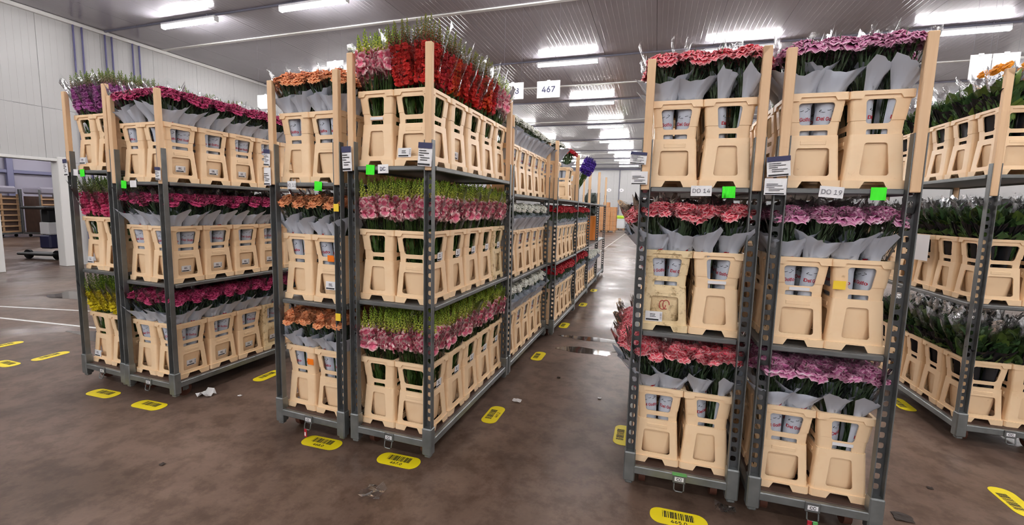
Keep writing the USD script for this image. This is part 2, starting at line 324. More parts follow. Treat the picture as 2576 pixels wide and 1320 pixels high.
# ------------------------------------------------------------------ bucket: splayed foot with window recesses, and a collar on top
def poly(pts, r=.008):
    c = CrossSection([np.array(pts, float)])
    return c.offset(-r, JoinType.Round, 2., 12).offset(r, JoinType.Round, 2., 12) if r else c
def through(cs, axis, side, d0, d1):
    """prism of the (u, z) section cut through the face axis/side between distances d0 and d1 from the middle"""
    m = cs.extrude(d1 - d0).rotate((90, 0, 0)).translate((0, -d0, 0))      # along -y
    return m.rotate((0, 0, {('y', -1): 0, ('x', 1): 90, ('y', 1): 180, ('x', -1): 270}[(axis, side)]))
def rr(w, r): return CrossSection.square((w - 2 * r, w - 2 * r), True).offset(r, JoinType.Round, 2., 12)
def trap(b, t, z0, z1): return [(-b, z0), (b, z0), (t, z1), (-t, z1)]
def bucket_parts():
    LZ = .24
    outer = rr(.243, .016).extrude(.036) + rr(.234, .016).extrude(LZ, scale_top=(.202 / .234,) * 2)
    inner = rr(.224, .012).extrude(.234, scale_top=(.19 / .224,) * 2).translate((0, 0, -.001)) + rr(.233, .012).extrude(.03).translate((0, 0, -.001))
    shell = outer - inner
    for ax in 'xy':
        for s in (-1, 1):
            w = poly(trap(.073, .066, .056, .182), .012) if ax == 'y' else poly(trap(.056, .043, .058, .203), .012)
            shell = shell - through(w, ax, s, .085, .14) - through(poly(trap(.062, .036, -.02, .030), .004), ax, s, .06, .14)
    ves = lambda b, t, z0, z1: Manifold.batch_hull([rr(b, .045).extrude(.001).translate((0, 0, z0)), rr(t, .022).extrude(.001).translate((0, 0, z1))])
    vessel = ves(.162, .190, .04, .236) - ves(.154, .182, .046, .2375)
    body = shell + vessel - rr(.178, .01).extrude(.05).translate((0, 0, .22))
    for s in (-1, 1): body = body + cbox(-.052, .052, s * .1015 - .004, s * .1015 + .0045, .196, .216, .002).rotate((0, 0, 0))
    a = rr(.196, .014).extrude(.062, scale_top=(.202 / .196,) * 2).translate((0, 0, LZ))
    b = rr(.207, .014).extrude(.092, scale_top=(.226 / .207,) * 2).translate((0, 0, .300))
    c = rr(.242, .012).extrude(.034).translate((0, 0, .391))
    cav = rr(.186, .010).extrude(.19, scale_top=(.216 / .186,) * 2).translate((0, 0, LZ - .002))
    rim = c
    for ax in 'xy':
        for s in (-1, 1):
            rim = rim - through(poly(trap(.082, .066, .380, .407), 0), ax, s, .1135, .14)
    collar = a + b + rim - cav
    for ax in 'xy':
        for s in (-1, 1):
            w = trap(.060, .073, .287, .383) if ax == 'y' else trap(.045, .056, .287, .389)
            t = .056 if ax == 'y' else .040
            collar = collar - through(poly(w, .013), ax, s, .06, .1225) - through(poly([(-t, LZ - .02), (t, LZ - .02), (t, .262), (-t, .262)], .006), ax, s, .06, .13)
    return body, collar
BODY, COLLAR = bucket_parts()
BODY, COLLAR = [meshkit.arrays(m.simplify(.0004) if hasattr(m, 'simplify') else m) for m in (BODY, COLLAR)]
def smoothed(m, ang=30):
    tm = trimesh.graph.smooth_shade(trimesh.Trimesh(m[0], m[1], process=False), angle=math.radians(ang), facet_minarea=None)
    return tm
BODY, COLLAR = smoothed(BODY), smoothed(COLLAR)
BK = {}
for nm, mt in (('bucket', 'bucket'), ('bucket_dirty', 'bucket_dirty')):
    BK[nm] = klass('flower_' + nm)
    put(BK[nm], 'body', BODY, mt, True); put(BK[nm], 'collar', COLLAR, mt, True)

# ------------------------------------------------------------------ trolley
TW_, TL_ = .565, 1.35
def trolley_kind(name, s1, s2, wood, woodz0):
    k = klass('trolley_' + name)
    hw = TW_ / 2
    fr = Acc()
    for s in (-1, 1):                                                          # long rails
        fr.tri(cbox(s * (hw - .018) - .014, s * (hw - .018) + .014, .05, TL_ - .05, .104, .146, .004))
    for y in (.016, TL_ - .016):
        fr.tri(cbox(-hw + .05, hw - .05, y - .013, y + .013, .104, .146, .004))
    for y in (.33, .67, 1.01): fr.tri(cbox(-hw + .03, hw - .03, y - .02, y + .02, .100, .130, 0))
    put(k, 'base_frame', fr, 'steel')
    put(k, 'platform', cbox(-hw + .03, hw - .03, .028, TL_ - .028, .136, .149, .002), 'plywood')
    for sx in (-1, 1):
        for y, sy in ((0, 1), (TL_, -1)):
            x = sx * (hw - .030)
            lo, hi = (y, y + .052) if sy > 0 else (y - .052, y)
            so = Acc(); so.tri(cbox(x - .030, x + .030, lo, hi, .058, .222, .006)); so.tri(cbox(x - .020, x + .020, lo + .008, hi - .008, .040, .06, .006))
            put(k, 'corner_socket', so, 'steel')
            # U-shaped post, open towards the end of the trolley, its web punched with slots
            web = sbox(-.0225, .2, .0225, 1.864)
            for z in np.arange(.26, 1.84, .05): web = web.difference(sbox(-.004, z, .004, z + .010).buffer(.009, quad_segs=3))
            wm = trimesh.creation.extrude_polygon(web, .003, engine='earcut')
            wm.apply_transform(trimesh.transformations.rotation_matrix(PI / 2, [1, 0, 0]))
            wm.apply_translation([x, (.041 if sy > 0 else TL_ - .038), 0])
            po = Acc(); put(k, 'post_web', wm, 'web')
            for e in (-1, 1): po.tri(cbox(x + e * .0235 - .0025, x + e * .0235 + .0025, lo + .008, hi - .010, .2, 1.864, .001))
            put(k, 'post', po, 'steel_dark')
            r = random.Random(hash((name, sx, sy)) % 1 + int(sx * 3 + sy * 7) + int(s1 * 1000))
            wz = wood + r.uniform(-.012, .008) - (.025 if sx < 0 and sy > 0 else 0)
            put(k, 'wooden_post_extension', cbox(x - .020, x + .020, lo + .006, lo + .036 if sy > 0 else hi - .006, woodz0, wz, .003), 'wood')
            # castor
            cx_, cy_ = sx * (hw - .10), (.13 if sy > 0 else TL_ - .13)
            w = Manifold.cylinder(.034, .049, .049, 24, True).rotate((0, 90, 0)).translate((cx_, cy_, .0492))
            wp = put(k, 'wheel', w, 'wheel', 30)
            fk = Acc()
            for e in (-1, 1): fk.tri(cbox(cx_ + e * .023 - .002, cx_ + e * .023 + .002, cy_ - .022, cy_ + .022, .045, .104, .001))
            fk.tri(cbox(cx_ - .035, cx_ + .035, cy_ - .035, cy_ + .035, .099, .106, .001)); fk.tri(Manifold.cylinder(.056, .007, .007, 10, True).rotate((0, 90, 0)).translate((cx_, cy_, .0492)))
            put(k, 'castor_fork', fk, 'steel_dark')
    for z in (s1, s2):
        sh = Acc(); sh.tri(cbox(-hw + .006, hw - .006, .054, TL_ - .054, z - .014, z - .002, .002))
        for y in (.040, TL_ - .040): sh.tri(cbox(-hw + .056, hw - .056, y - .012, y + .012, z - .027, z - .001, .005))
        for s in (-1, 1): sh.tri(cbox(s * (hw - .012) - .008, s * (hw - .012) + .008, .056, TL_ - .056, z - .027, z - .001, .004))
        put(k, 'shelf', sh, 'steel_dark')
    tp = put(k, 'tag_plate', Acc().tri(cbox(-.032, .032, -.004, .004, .100, .148, .002)), 'steel_dark')
    tx = Acc().tri(cbox(-.022, .022, -.0052, -.0038, .112, .134, 0)); put(tp.GetPath(), 'plate_card', tx, 'white')
    m = text('CC', .014); m.apply_transform(trimesh.transformations.rotation_matrix(PI / 2, [1, 0, 0])); m.apply_translation([0, -.0053, .123]); put(tp.GetPath(), 'lettering', m, 'ink')
    v, f = tube([(-.024, -.006, .100), (-.024, -.012, .070), (-.016, -.014, .062), (.016, -.014, .062), (.024, -.012, .070), (.024, -.006, .100)], .0035, 6)
    put(k, 'coupling_hook', Acc().add(v, f), 'steel', True)
    return k
TK = {'std': trolley_kind('standard', .885, 1.632, 2.272, 1.615), 'D': trolley_kind('raised', .935, 1.728, 2.375, 1.70),
      'A': trolley_kind('tall', .930, 1.718, 2.345, 1.70), 'H': trolley_kind('highest', .960, 1.798, 2.46, 1.66)}
LEV = {'std': (.150, .886, 1.633), 'D': (.150, .936, 1.729), 'A': (.150, .931, 1.719), 'H': (.150, .961, 1.799)}
# id: (kind, x, y, yaw, short name, label)
TR = {
 'A': ('A', -4.170, 2.180, math.radians(-2.0), 'leftmost', 'grey steel flower trolley at the far left, with purple, pink and yellow snapdragons'),
 'B': ('std', -3.598, 2.158, math.radians(-.9), 'crimson', 'grey steel flower trolley full of crimson carnations, second from left'),
 'C': ('std', -2.050, 2.121, math.radians(-2.0), 'orange', 'narrow end of a steel flower trolley holding orange carnations'),
 'D': ('D', -1.447, 2.116, math.radians(-.4), 'snapdragon', 'tall steel flower trolley with pink snapdragons below and red ones on top'),
 'E': ('std', -1.435, 3.480, 0.0, 'white-flower', 'steel flower trolley with white blooms, directly behind the snapdragon trolley'),
 'I': ('std', -1.352, 4.845, math.radians(-.6), 'red-flower', 'steel flower trolley with red blooms, behind the white-flower trolley'),
 'J': ('std', -1.360, 6.210, 0.0, 'purple-topped', 'distant steel flower trolley topped with violet flowers'),
 'K': ('std', -1.375, 7.575, 0.0, 'farthest', 'farthest bucket trolley of the row, with loose white flowers low down'),
 'F': ('std', .192, 2.292, math.radians(1.5), 'coral', 'steel flower trolley stacked with coral pink carnations'),
 'G': ('std', .789, 2.279, math.radians(.9), 'lilac', 'steel flower trolley stacked with lilac carnations, nearest the camera'),
 'H': ('H', 2.275, 3.555, math.radians(1.0), 'leafy', 'steel flower trolley of leafy green bunches at the right edge'),
}
def local(t, lx, ly, z):
    _, x, y, a, *_ = TR[t]; c, s = math.cos(a), math.sin(a)
    return x + c * lx - s * ly, y + s * lx + c * ly, z
for t, (kd, x, y, a, short, label) in TR.items():
    place(TK[kd], 'flower_trolley', label, 'trolley', T(x, y, 0, a))
LV = ('bottom deck', 'middle shelf', 'top shelf'); ROW = ('front', 'second', 'third', 'fourth', 'rear'); COL = ('left', 'right')
WIDE_FRONT = {'A': 'nn', 'B': 'nn', 'C': 'nw', 'D': 'nw', 'E': 'ww', 'I': 'ww', 'J': 'ww', 'K': 'ww', 'F': 'wn', 'G': 'wn', 'H': 'wn'}
def bucket_at(i, j): return (-.1215 if i == 0 else .1215), .057 + .1215 + .2485 * j
STICKER = {}     # (trolley, level, col, row): list of (face, style)
for k in range(3):
    for j in range(5):
        if k < 2: STICKER[('D', k, 1, j)] = [('side_collar', 'code')]
        STICKER[('B', k, 1, j)] = [('side_low', 'code')]
    STICKER[('A', k, 0, 0)] = [('front_low', 'code')]
STICKER[('D', 2, 1, 0)] = [('front_low', 'code')]; STICKER[('D', 2, 1, 1)] = [('side_low', 'code')]
STICKER[('C', 1, 1, 0)] = [('front_low_mid', 'code')]; STICKER[('F', 1, 0, 0)] = [('front_low', 'code'), ('emblem', '')]
STICKER[('F', 1, 1, 0)] = [('front_collar', 'plain')]; STICKER[('G', 1, 0, 0)] = [('front_collar', 'plain')]; STICKER[('G', 0, 1, 0)] = [('front_collar', 'plain')]
STICKER[('G', 1, 1, 0)] = [('collar_edge', 'yellow')]; STICKER[('C', 0, 0, 0)] = [('collar_edge_r', 'orange')]; STICKER[('C', 1, 1, 0)].append(('window_low', 'orange')); STICKER[('D', 2, 0, 0)] = [('front_collar', 'plain')]
def sticker(parent, face, style, pre):
    """a printed label stuck to a bucket, in the bucket's own frame; face says where"""
    w, h = (.085, .052) if style == 'code' else ((.085, .016) if style == 'plain' else (.05, .04))
    pos = {'front_low': (-.05, .075, 1), 'front_low_mid': (.02, .11, 1), 'side_low': (.0, .10, 2), 'side_collar': (.02, .272, 2), 'front_collar': (.0, .273, 1), 'collar_edge': (-.085, .305, 1), 'collar_edge_r': (.085, .33, 1), 'window_low': (.015, .280, 1)}
    if face == 'emblem':
        a = Acc()
        for s in (-1, 1):
            ang = np.linspace(0, 2 * PI, 26)[: 21]; px = s * .009 + .016 * np.cos(ang + (PI if s < 0 else 0)) * s; pz = .135 + .024 * np.sin(ang * s) + s * .001
            v, f = tube(np.stack([px, np.full_like(px, -.0925), pz], 1), .0018, 5); a.add(v, f)
        put(parent, 'emblem', a, 'red', label='red emblem of two crossed loops'); return
    u, z, f = pos[face]
    if face == 'side_collar': w, h = .062, .05
    if face == 'side_low': w, h = .07, .045
    dist = {'front_low': .1215, 'front_low_mid': .112, 'side_low': .0905, 'side_collar': .1045}.get(face, .1055)
    if face == 'front_low': dist = .1168 - .0
    if 'edge' in face: dist = .117
    tilt = {'front_low': .07, 'front_low_mid': .07}.get(face, -.05)
    m4 = pre @ T(0, 0, 0, {1: 0, 2: PI / 2}[f]) @ np.array([[1, 0, 0, u], [0, 1, 0, -dist], [0, 0, 1, z], [0, 0, 0, 1.]]) @ trimesh.transformations.rotation_matrix(-tilt * 1.0 if tilt > 0 else -tilt, [1, 0, 0])
    def flat(x0, x1, z0, z1, d=.0008, back=0): m = trimesh.creation.box([x1 - x0, d, z1 - z0]); m.apply_translation([(x0 + x1) / 2, -back, (z0 + z1) / 2]); m.apply_transform(m4); return m
    base = {'code': 'label', 'plain': 'label', 'orange': 'orange', 'yellow': 'yellow_tag'}[style]
    p = put(parent, 'sticker', flat(-w / 2, w / 2, -h / 2, h / 2), base, label={'code': 'white printed barcode label', 'plain': 'plain white label', 'orange': 'orange sticker', 'yellow': 'yellow label'}[style])
    if style == 'code':
        a = Acc(); r = random.Random(7)
        for q in range(3): a.tri(flat(-w * .22, w * (.05 + .12 * r.random()), h * (.22 - .13 * q) - .0014, h * (.22 - .13 * q) + .0014, .0004, .0007))
        a.tri(flat(-w * .45, w * .30, -h * .42, -h * .27, .0004, .0007))
        for q in range(9): a.tri(flat(w * .36, w * .46, h * (.35 - .075 * q) - .0008 * (1 + q % 2), h * (.35 - .075 * q), .0004, .0007))
        put(p.GetPath(), 'print', a, 'ink')

HIDDEN = set()
for t in ('E', 'I', 'J', 'K'):
    for k in range(3):
        for j in range(5): HIDDEN.add((t, k, 0, j))
NOB = {('I', 2, 1, 1), ('I', 2, 1, 2), ('I', 2, 1, 4), ('J', 2, 1, 1), ('J', 2, 1, 2), ('J', 2, 1, 3), ('J', 2, 1, 4), ('K', 1, 1, 0), ('K', 2, 1, 0), ('K', 1, 1, 1), ('K', 1, 1, 2), ('K', 1, 1, 3), ('K', 1, 1, 4), ('K', 2, 1, 1), ('K', 2, 1, 2), ('K', 2, 1, 3), ('K', 2, 1, 4)}
rb = random.Random(11)
for t, (kd, x, y, a, short, label) in TR.items():
    for k in range(3):
        for j in range(5):
            for i in range(2):
                if (t, k, i, j) in HIDDEN or (t, k, i, j) in NOB: continue
                lx, ly = bucket_at(i, j)
                w = WIDE_FRONT[t][i] == 'w'
                if t == 'B': w = False
                wx, wy, wz = local(t, lx + rb.uniform(-.001, .001), ly + rb.uniform(-.001, .001), LEV[kd][k])
                rot = a + (0 if w else PI / 2) + rb.uniform(-.006, .006)
                st = STICKER.get((t, k, i, j))
                kind = 'bucket_dirty' if (t, k, i, j) in {('F', 1, 0, 0), ('D', 1, 1, 4), ('B', 0, 1, 3), ('C', 2, 1, 1)} else 'bucket'
                p = place(BK[kind], 'flower_bucket', f'cream plastic flower bucket, {ROW[j]} {COL[i]} on the {LV[k]} of the {short} trolley', 'bucket', T(wx, wy, wz, rot), 'cream flower buckets', instance=not st)
                for face, style in (st or ()):
                    sub = p.GetPath()
                    # the sticker sits on the face that looks to the front (or side) of the trolley
                    sticker(sub, face, style, np.eye(4) if w else T(rz=-PI / 2))

# ------------------------------------------------------------------ flowers
def petals_bloom(rng, rings, cols, size, curl=.12, fleck=0., seg=5):
    """a ruffled many-petalled bloom (carnation). rings: (count, lean from upright in degrees, length). cols: heart, body, edge"""
    a = Acc(); s_ = np.linspace(-1, 1, seg)
    heart, body, edge = [np.array(c) for c in cols]
    for n, lean, L in rings:
        ph = rng.uniform(0, 2 * PI)
        for q in range(n):
            az = ph + q * 2 * PI / n + rng.uniform(-.2, .2); le = math.radians(lean + rng.uniform(-9, 9)); ln = L * size * rng.uniform(.88, 1.1); wid = ln * rng.uniform(.75, .95)
            rows = []; cc = []
            for ti, t in enumerate((0., .5, .82, 1.)):
                tl = le + (t ** 2) * .5
                for si, s in enumerate(s_):
                    ruff = (curl * ln * (1 if (si + q) % 2 else -1) * rng.uniform(.5, 1.2)) if ti == 3 else (.4 * curl * ln * (1 if (si + q) % 2 else -1) if ti == 2 else 0.02 * ln * rng.uniform(-1, 1))
                    r_ = t * ln * (1 - .16 * s * s * (ti == 3)) * (rng.uniform(.92, 1.08) if ti == 3 else 1)
                    rad, up = math.sin(tl) * r_ + math.cos(tl) * ruff, math.cos(tl) * r_ - math.sin(tl) * ruff
                    tang = s * wid * (t ** .75) * .8
                    rows.append((math.cos(az) * rad - math.sin(az) * tang, math.sin(az) * rad + math.cos(az) * tang, up))
                    c = heart if ti == 0 else (heart * .35 + body * .65 if ti == 1 else (body * .85 + edge * .15 if ti == 2 else edge * rng.uniform(.85, 1.05)))
                    if ti == 3 and fleck and rng.random() < fleck: c = np.minimum(edge * 1.6 + .12, .9)
                    cc.append(c * rng.uniform(.92, 1.06))
            a.add(rows, grid_faces(4, seg), np.array(cc))
    return a
RINGS = ((4, 14, .62), (6, 34, .80), (7, 56, .98), (8, 78, 1.05))
COLS = {
 'coral': (S(222, 44, 76), S(250, 84, 108), S(255, 196, 198)),
 'lilac': (S(150, 44, 110), S(208, 104, 164), S(250, 206, 226)),
 'crimson': (S(110, 4, 52), S(164, 14, 80), S(214, 84, 132)),
 'orange': (S(226, 118, 60), S(246, 152, 96), S(252, 188, 140)),
 'white': (S(206, 210, 178), S(232, 232, 222), S(244, 244, 238)),
 'red': (S(110, 8, 16), S(170, 18, 34), S(196, 36, 48)),
}
GREEN, DKGREEN, GREYGREEN = S(84, 116, 52), S(58, 84, 46), S(92, 114, 84)
def radius(z): return np.interp(z, [0, .05, .25, .35, .42, .52, .62, .75], [.026, .028, .037, .040, .042, .061, .080, .096])
def sleeve_pts(zs_of, th, n=4., pad=0., rs=1.):
    """superellipse sleeve: th angles (0 = front, -y), zs_of rows (rows x len(th))"""
    out = []
    for z in zs_of:
        r = (radius(z) * rs + pad); sn, cs = np.sin(th), -np.cos(th)
        out.append(np.stack([r * np.sign(sn) * np.abs(sn) ** (2 / n), r * np.sign(cs) * np.abs(cs) ** (2 / n), z], 1))
    return out
def stems_leaves(rng, heads, col, nleaf=46, lz=(.12, .56), lw=.006, ll=.12, leafcol=None, base=.026):
    a = Acc()
    for hx, hy, hz in heads:
        b = rng.uniform(.2, 1) * base; an = math.atan2(hy, hx) + rng.uniform(-.4, .4)
        p0 = np.array([b * math.cos(an), b * math.sin(an), .055]); p2 = np.array([hx, hy, hz]); rm = float(radius(.4)) / .08
        p1 = np.array([hx * rm * .55, hy * rm * .55, .40])
        v, f = tube([p0, (p0 + p1) / 2, p1, (p1 * .4 + p2 * .6), p2], .0026, 4); a.add(v, f, np.array(col) * rng.uniform(.8, 1.2))
    for q in range(nleaf):
        z = rng.uniform(*lz); r = float(radius(z)) * math.sqrt(rng.random()) * .95; an = rng.uniform(0, 2 * PI); l = ll * rng.uniform(.6, 1.2); out = rng.uniform(-.1, .55)
        d = np.array([math.cos(an) * math.sin(out), math.sin(an) * math.sin(out), math.cos(out)]); sd = np.array([-math.sin(an), math.cos(an), 0]); p = np.array([r * math.cos(an), r * math.sin(an), z])
        w = lw * rng.uniform(.7, 1.3); bend = np.array([math.cos(an), math.sin(an), -.3]) * l * rng.uniform(0, .25)
        v = np.array([p, p + d * l * .45 + sd * w, p + d * l * .45 - sd * w, p + d * l + bend])
        rv = np.hypot(v[:, 0], v[:, 1]); lim = np.where(v[:, 2] < .46, radius(v[:, 2]) * 1.02, radius(v[:, 2]) * 1.25); v[:, :2] *= np.minimum(1, lim / np.maximum(rv, 1e-6))[:, None]
        a.add(v, [[0, 1, 2], [1, 3, 2]], np.array(leafcol or col) * rng.uniform(.7, 1.3))
    return a
def film_sleeve(rng, z0, z1, pad=.010, nth=20, nz=7, grow=0., jag=.035, amp=.008):
    th = np.linspace(0, 2 * PI, nth, endpoint=False); rows = []
    top = np.array([z1 + jag * rng.uniform(-1, 1) for _ in th])
    for k in range(nz):
        t = k / (nz - 1); z = z0 + (top - z0) * t
        p = sleeve_pts([z], th, 3., pad + grow * max(0, t - .3))[0]
        d = np.array([amp * rng.uniform(-1, 1) * (.4 + t) for _ in th]); p[:, 0] += np.sin(th) * d; p[:, 1] += -np.cos(th) * d
        rows.append(p)
    return Acc().add(np.vstack(rows), grid_faces(nz, nth, True))
def paper_sleeve(rng, top=.52, half=1.9, z0=.07, peak=.055):
    n = 19; th = np.linspace(-half, half, n)
    sag = np.abs(np.linspace(-1, 1, n)); edge = top + peak * (sag ** 1.5) * 1.2 - peak * .6 + np.array([rng.uniform(-.006, .006) for _ in range(n)])
    edge[-1] -= .03; edge[0] -= .05
    rows = []
    for t in (0, .3, .62, .8, .92, 1.):
        z = z0 + (edge - z0) * t; p = sleeve_pts([z], th, 2.8, .003)[0]
        fl = np.maximum(0, z - .435) * .55; p[:, 0] += np.sin(th) * fl; p[:, 1] -= np.cos(th) * fl * np.array([rng.uniform(.3, 1.1) for _ in th])
        rows.append(p)
    return Acc().add(np.vstack(rows), grid_faces(6, n))
def on_front(m, x0, z0, tilt=0.):
    """lays a flat text mesh (x, y, thickness z) onto the front of the paper"""
    v = m.vertices; c, s = math.cos(tilt), math.sin(tilt)
    x = x0 + c * v[:, 0] - s * v[:, 1]; z = z0 + s * v[:, 0] + c * v[:, 1]
    r = radius(z) + .003; y = -np.maximum(r ** 2.8 - np.minimum(np.abs(x), r * .98) ** 2.8, 1e-12) ** (1 / 2.8) - .0008 - v[:, 2]
    return Acc().add(np.stack([x, y, z], 1), m.faces)
def paper_print(parent, mat='red'):
    t = text('Del Golfo', .0155, True, .0004); t.vertices[:, 0] *= .82
    put(parent, 'lettering', on_front(t, .0, .318), mat)
    ln = np.array([(-.034, .0), (-.030, .006), (.0, .005), (.026, .016), (.031, .012), (.02, .003), (-.02, -.004), (-.034, 0)])
    band = trimesh.creation.extrude_polygon(Polygon(ln).buffer(.0012).difference(Polygon(ln).buffer(-.0008)), .0004, engine='earcut')
    put(parent, 'outline_print', on_front(band, 0, .350), 'ink')
    sh = Polygon()
    for x, z, r in ((.012, .372, .006), (.021, .378, .007), (.016, .384, .005), (.006, .366, .003)): sh = sh.union(Polygon([(x + r * math.cos(q) * 1.3, z - .35 + r * math.sin(q)) for q in np.linspace(0, 2 * PI, 12, endpoint=False)]))
    put(parent, 'rose_print', on_front(trimesh.util.concatenate([trimesh.creation.extrude_polygon(g, .0004, engine='earcut') for g in getattr(sh, 'geoms', [sh])]), 0, .35 + .055), mat)
    d = Polygon()
    for x in (.018, .028): d = d.union(Polygon([(x + .003 * math.cos(q), .003 * math.sin(q)) for q in np.linspace(0, 2 * PI, 10, endpoint=False)]))
    put(parent, 'dots_print', on_front(trimesh.util.concatenate([trimesh.creation.extrude_polygon(g, .0004, engine='earcut') for g in d.geoms]), 0, .268), 'ink')

def head_spots(rng, n, R, zc, drop):
    out = []
    for q in range(n):
        r = R * math.sqrt((q + .4) / n); an = q * 2.39996 + rng.uniform(-.15, .15)
        out.append((r * math.cos(an), r * math.sin(an), zc - drop * (r / R) ** 2 + rng.uniform(-.012, .012)))
    return out
KINDS = {}
def carnation_kind(name, colour, seed, n=12, R=.082, zc=.665, drop=.035, size=.042, paper=.545, half=1.5, film=True, parts=True, fleck=.06, prints=True, rings=RINGS, green=DKGREEN):
    rng = random.Random(seed); k = klass(name); heads = head_spots(rng, n, R, zc, drop); alls = Acc()
    for hx, hy, hz in heads:
        bl = petals_bloom(rng, rings, COLS[colour], size * rng.uniform(.9, 1.08), .14, fleck)
        m = T(hx, hy, hz - .012, rng.uniform(0, 6), (-hy * 5.5, hx * 5.5))
        v, f, c = bl.get(); v = xf(m, v); c = c * rng.uniform(.9, 1.08)
        if parts: put(k, 'bloom', Acc().add(v, f, c), 'petal', True, True)
        else: alls.add(v, f, c)
    if not parts: put(k, 'blooms', alls, 'petal', True, True, kind='stuff')
    st = stems_leaves(rng, [(x, y, z - .012) for x, y, z in heads], green, 60, leafcol=GREYGREEN)
    st2 = stems_leaves(rng, [], green, 80, (.42, .58), .005, .10, GREYGREEN); v, f, c = st2.get(); st.add(v, f, c)
    for hx, hy, hz in heads:                                            # calyx under each bloom
        v, f = tube([(hx * .96, hy * .96, hz - .04), (hx, hy, hz - .005)], [.006, .009], 6); st.add(v, f, np.array(GREEN) * .8)
    put(k, 'stems', st, 'leaf', False, True, kind='stuff')
    if paper:
        p = put(k, 'paper_wrap', paper_sleeve(rng, paper, half), 'paper', True)
        if prints: paper_print(p.GetPath())
    if film: put(k, 'film_sleeve', film_sleeve(rng, .43, zc + .035, .006, grow=.026), 'film', True)
    KINDS.setdefault(name.rstrip('0123456789'), []).append(k)
def snapdragon_kind(name, low, lip, bud, tip, seed, n=11, zf=(.515, .615), ztop=.745, film=True, R=.080, dense=1.0, fs=.030, bs=1.0):
    rng = random.Random(seed); k = klass(name); heads = head_spots(rng, n, R, ztop, .03)
    low, lip, bud, tip = [np.array(c) for c in (low, lip, bud, tip)]
    for hx, hy, hz in heads:
        a = Acc(); bz = np.array([hx * .62, hy * .62, .40]); tz = np.array([hx, hy, hz]); ax = lambda z: bz + (tz - bz) * ((z - .40) / (hz - .40))
        v, f = tube([ax(.41), ax((.41 + hz) / 2), ax(hz)], [.003, .0025, .001], 4); a.add(v, f, np.array(GREEN) * .9)
        nf = int(11 * dense)
        for q in range(nf):                                              # open two-lipped florets
            t = q / (nf - 1); z = zf[0] + (zf[1] - zf[0]) * t + rng.uniform(-.006, .006); an = q * 2.4 + rng.uniform(-.3, .3); c = ax(z); sz = fs * (1 - .3 * t) * rng.uniform(.9, 1.15)
            o = np.array([math.cos(an), math.sin(an), 0]); sd = np.array([-math.sin(an), math.cos(an), 0]); up = np.array([0, 0, 1.])
            th = c + o * sz * .75 + up * sz * .1; lips = []
            for e, (su, ss) in enumerate(((1.0, -.6), (1.0, .6), (-.95, -.8), (-1.1, 0), (-.95, .8))):
                d = up * su + sd * ss; d /= np.linalg.norm(d); w_ = np.cross(o, d); rows = []; cc = []; g = rng.uniform(.88, 1.1)
                for ti, tt in enumerate((.0, .45, .8, 1.)):
                    for ss_ in (-1, -.33, .33, 1):
                        ruf = rng.uniform(-.22, .22) * tt; wid_ = (.16, .5, .62, .5)[ti]
                        rows.append(th + d * sz * (tt * (1.05 - .18 * ss_ * ss_) + .05) + w_ * sz * wid_ * ss_ + o * sz * (.35 * math.sin(tt * 2.6) + ruf))
                        cc.append((low, low * .92 + lip * .08, low * .3 + lip * .7, lip)[ti] * g)
                a.add(rows, grid_faces(4, 4), np.array(cc))
            v, f = tube([c, th], [sz * .22, sz * .4], 5); a.add(v, f, low * .9 + lip * .1)
        for q in range(26):                                               # buds, tighter towards the tip
            t = q / 25; z = zf[1] - .005 + (hz - .012 - zf[1]) * t; an = q * 2.4; c = ax(z); sz = .0150 * bs * (1 - .6 * t) * rng.uniform(.9, 1.1)
            o = np.array([math.cos(an), math.sin(an), .55]); o /= np.linalg.norm(o)
            s1 = np.cross(o, [0, 0, 1.]); s1 /= np.linalg.norm(s1); s2 = np.cross(o, s1); b = c + o * sz * .3
            v = [b, b + o * sz * .75 + s1 * sz * .55, b + o * sz * .75 + s2 * sz * .55, b + o * sz * .75 - s1 * sz * .55, b + o * sz * .75 - s2 * sz * .55, b + o * sz * 1.4]
            cc = (bud * (1 - t) + tip * t) * rng.uniform(.85, 1.15); cc = np.vstack([np.tile(cc * .7, (1, 1)), np.tile(cc, (4, 1)), [np.minimum(cc * 1.15, .9)]])
            a.add(v, [[0, 2, 1], [0, 3, 2], [0, 4, 3], [0, 1, 4], [5, 1, 2], [5, 2, 3], [5, 3, 4], [5, 4, 1]], cc)
        for q in range(5):
            an = q * 2.4; c = ax(hz - .02); o = np.array([math.cos(an) * .25, math.sin(an) * .25, 1]); sd = np.array([-math.sin(an), math.cos(an), 0]) * .0025
            a.add([c + sd, c - sd, c + o * .022], [[0, 1, 2]], tip * rng.uniform(.9, 1.2))
        put(k, 'flower_spike', a, 'petal', False, True)
    put(k, 'stems', stems_leaves(rng, [(x * .62, y * .62, .42) for x, y, z in heads], GREEN, 90, (.08, .44), .008, .10, S(64, 92, 40)), 'leaf', False, True, kind='stuff')
    if film: put(k, 'film_sleeve', film_sleeve(rng, .43, ztop - .07, .008, grow=.03, jag=.05), 'film', True)
    KINDS.setdefault(name.rstrip('0123456789'), []).append(k)
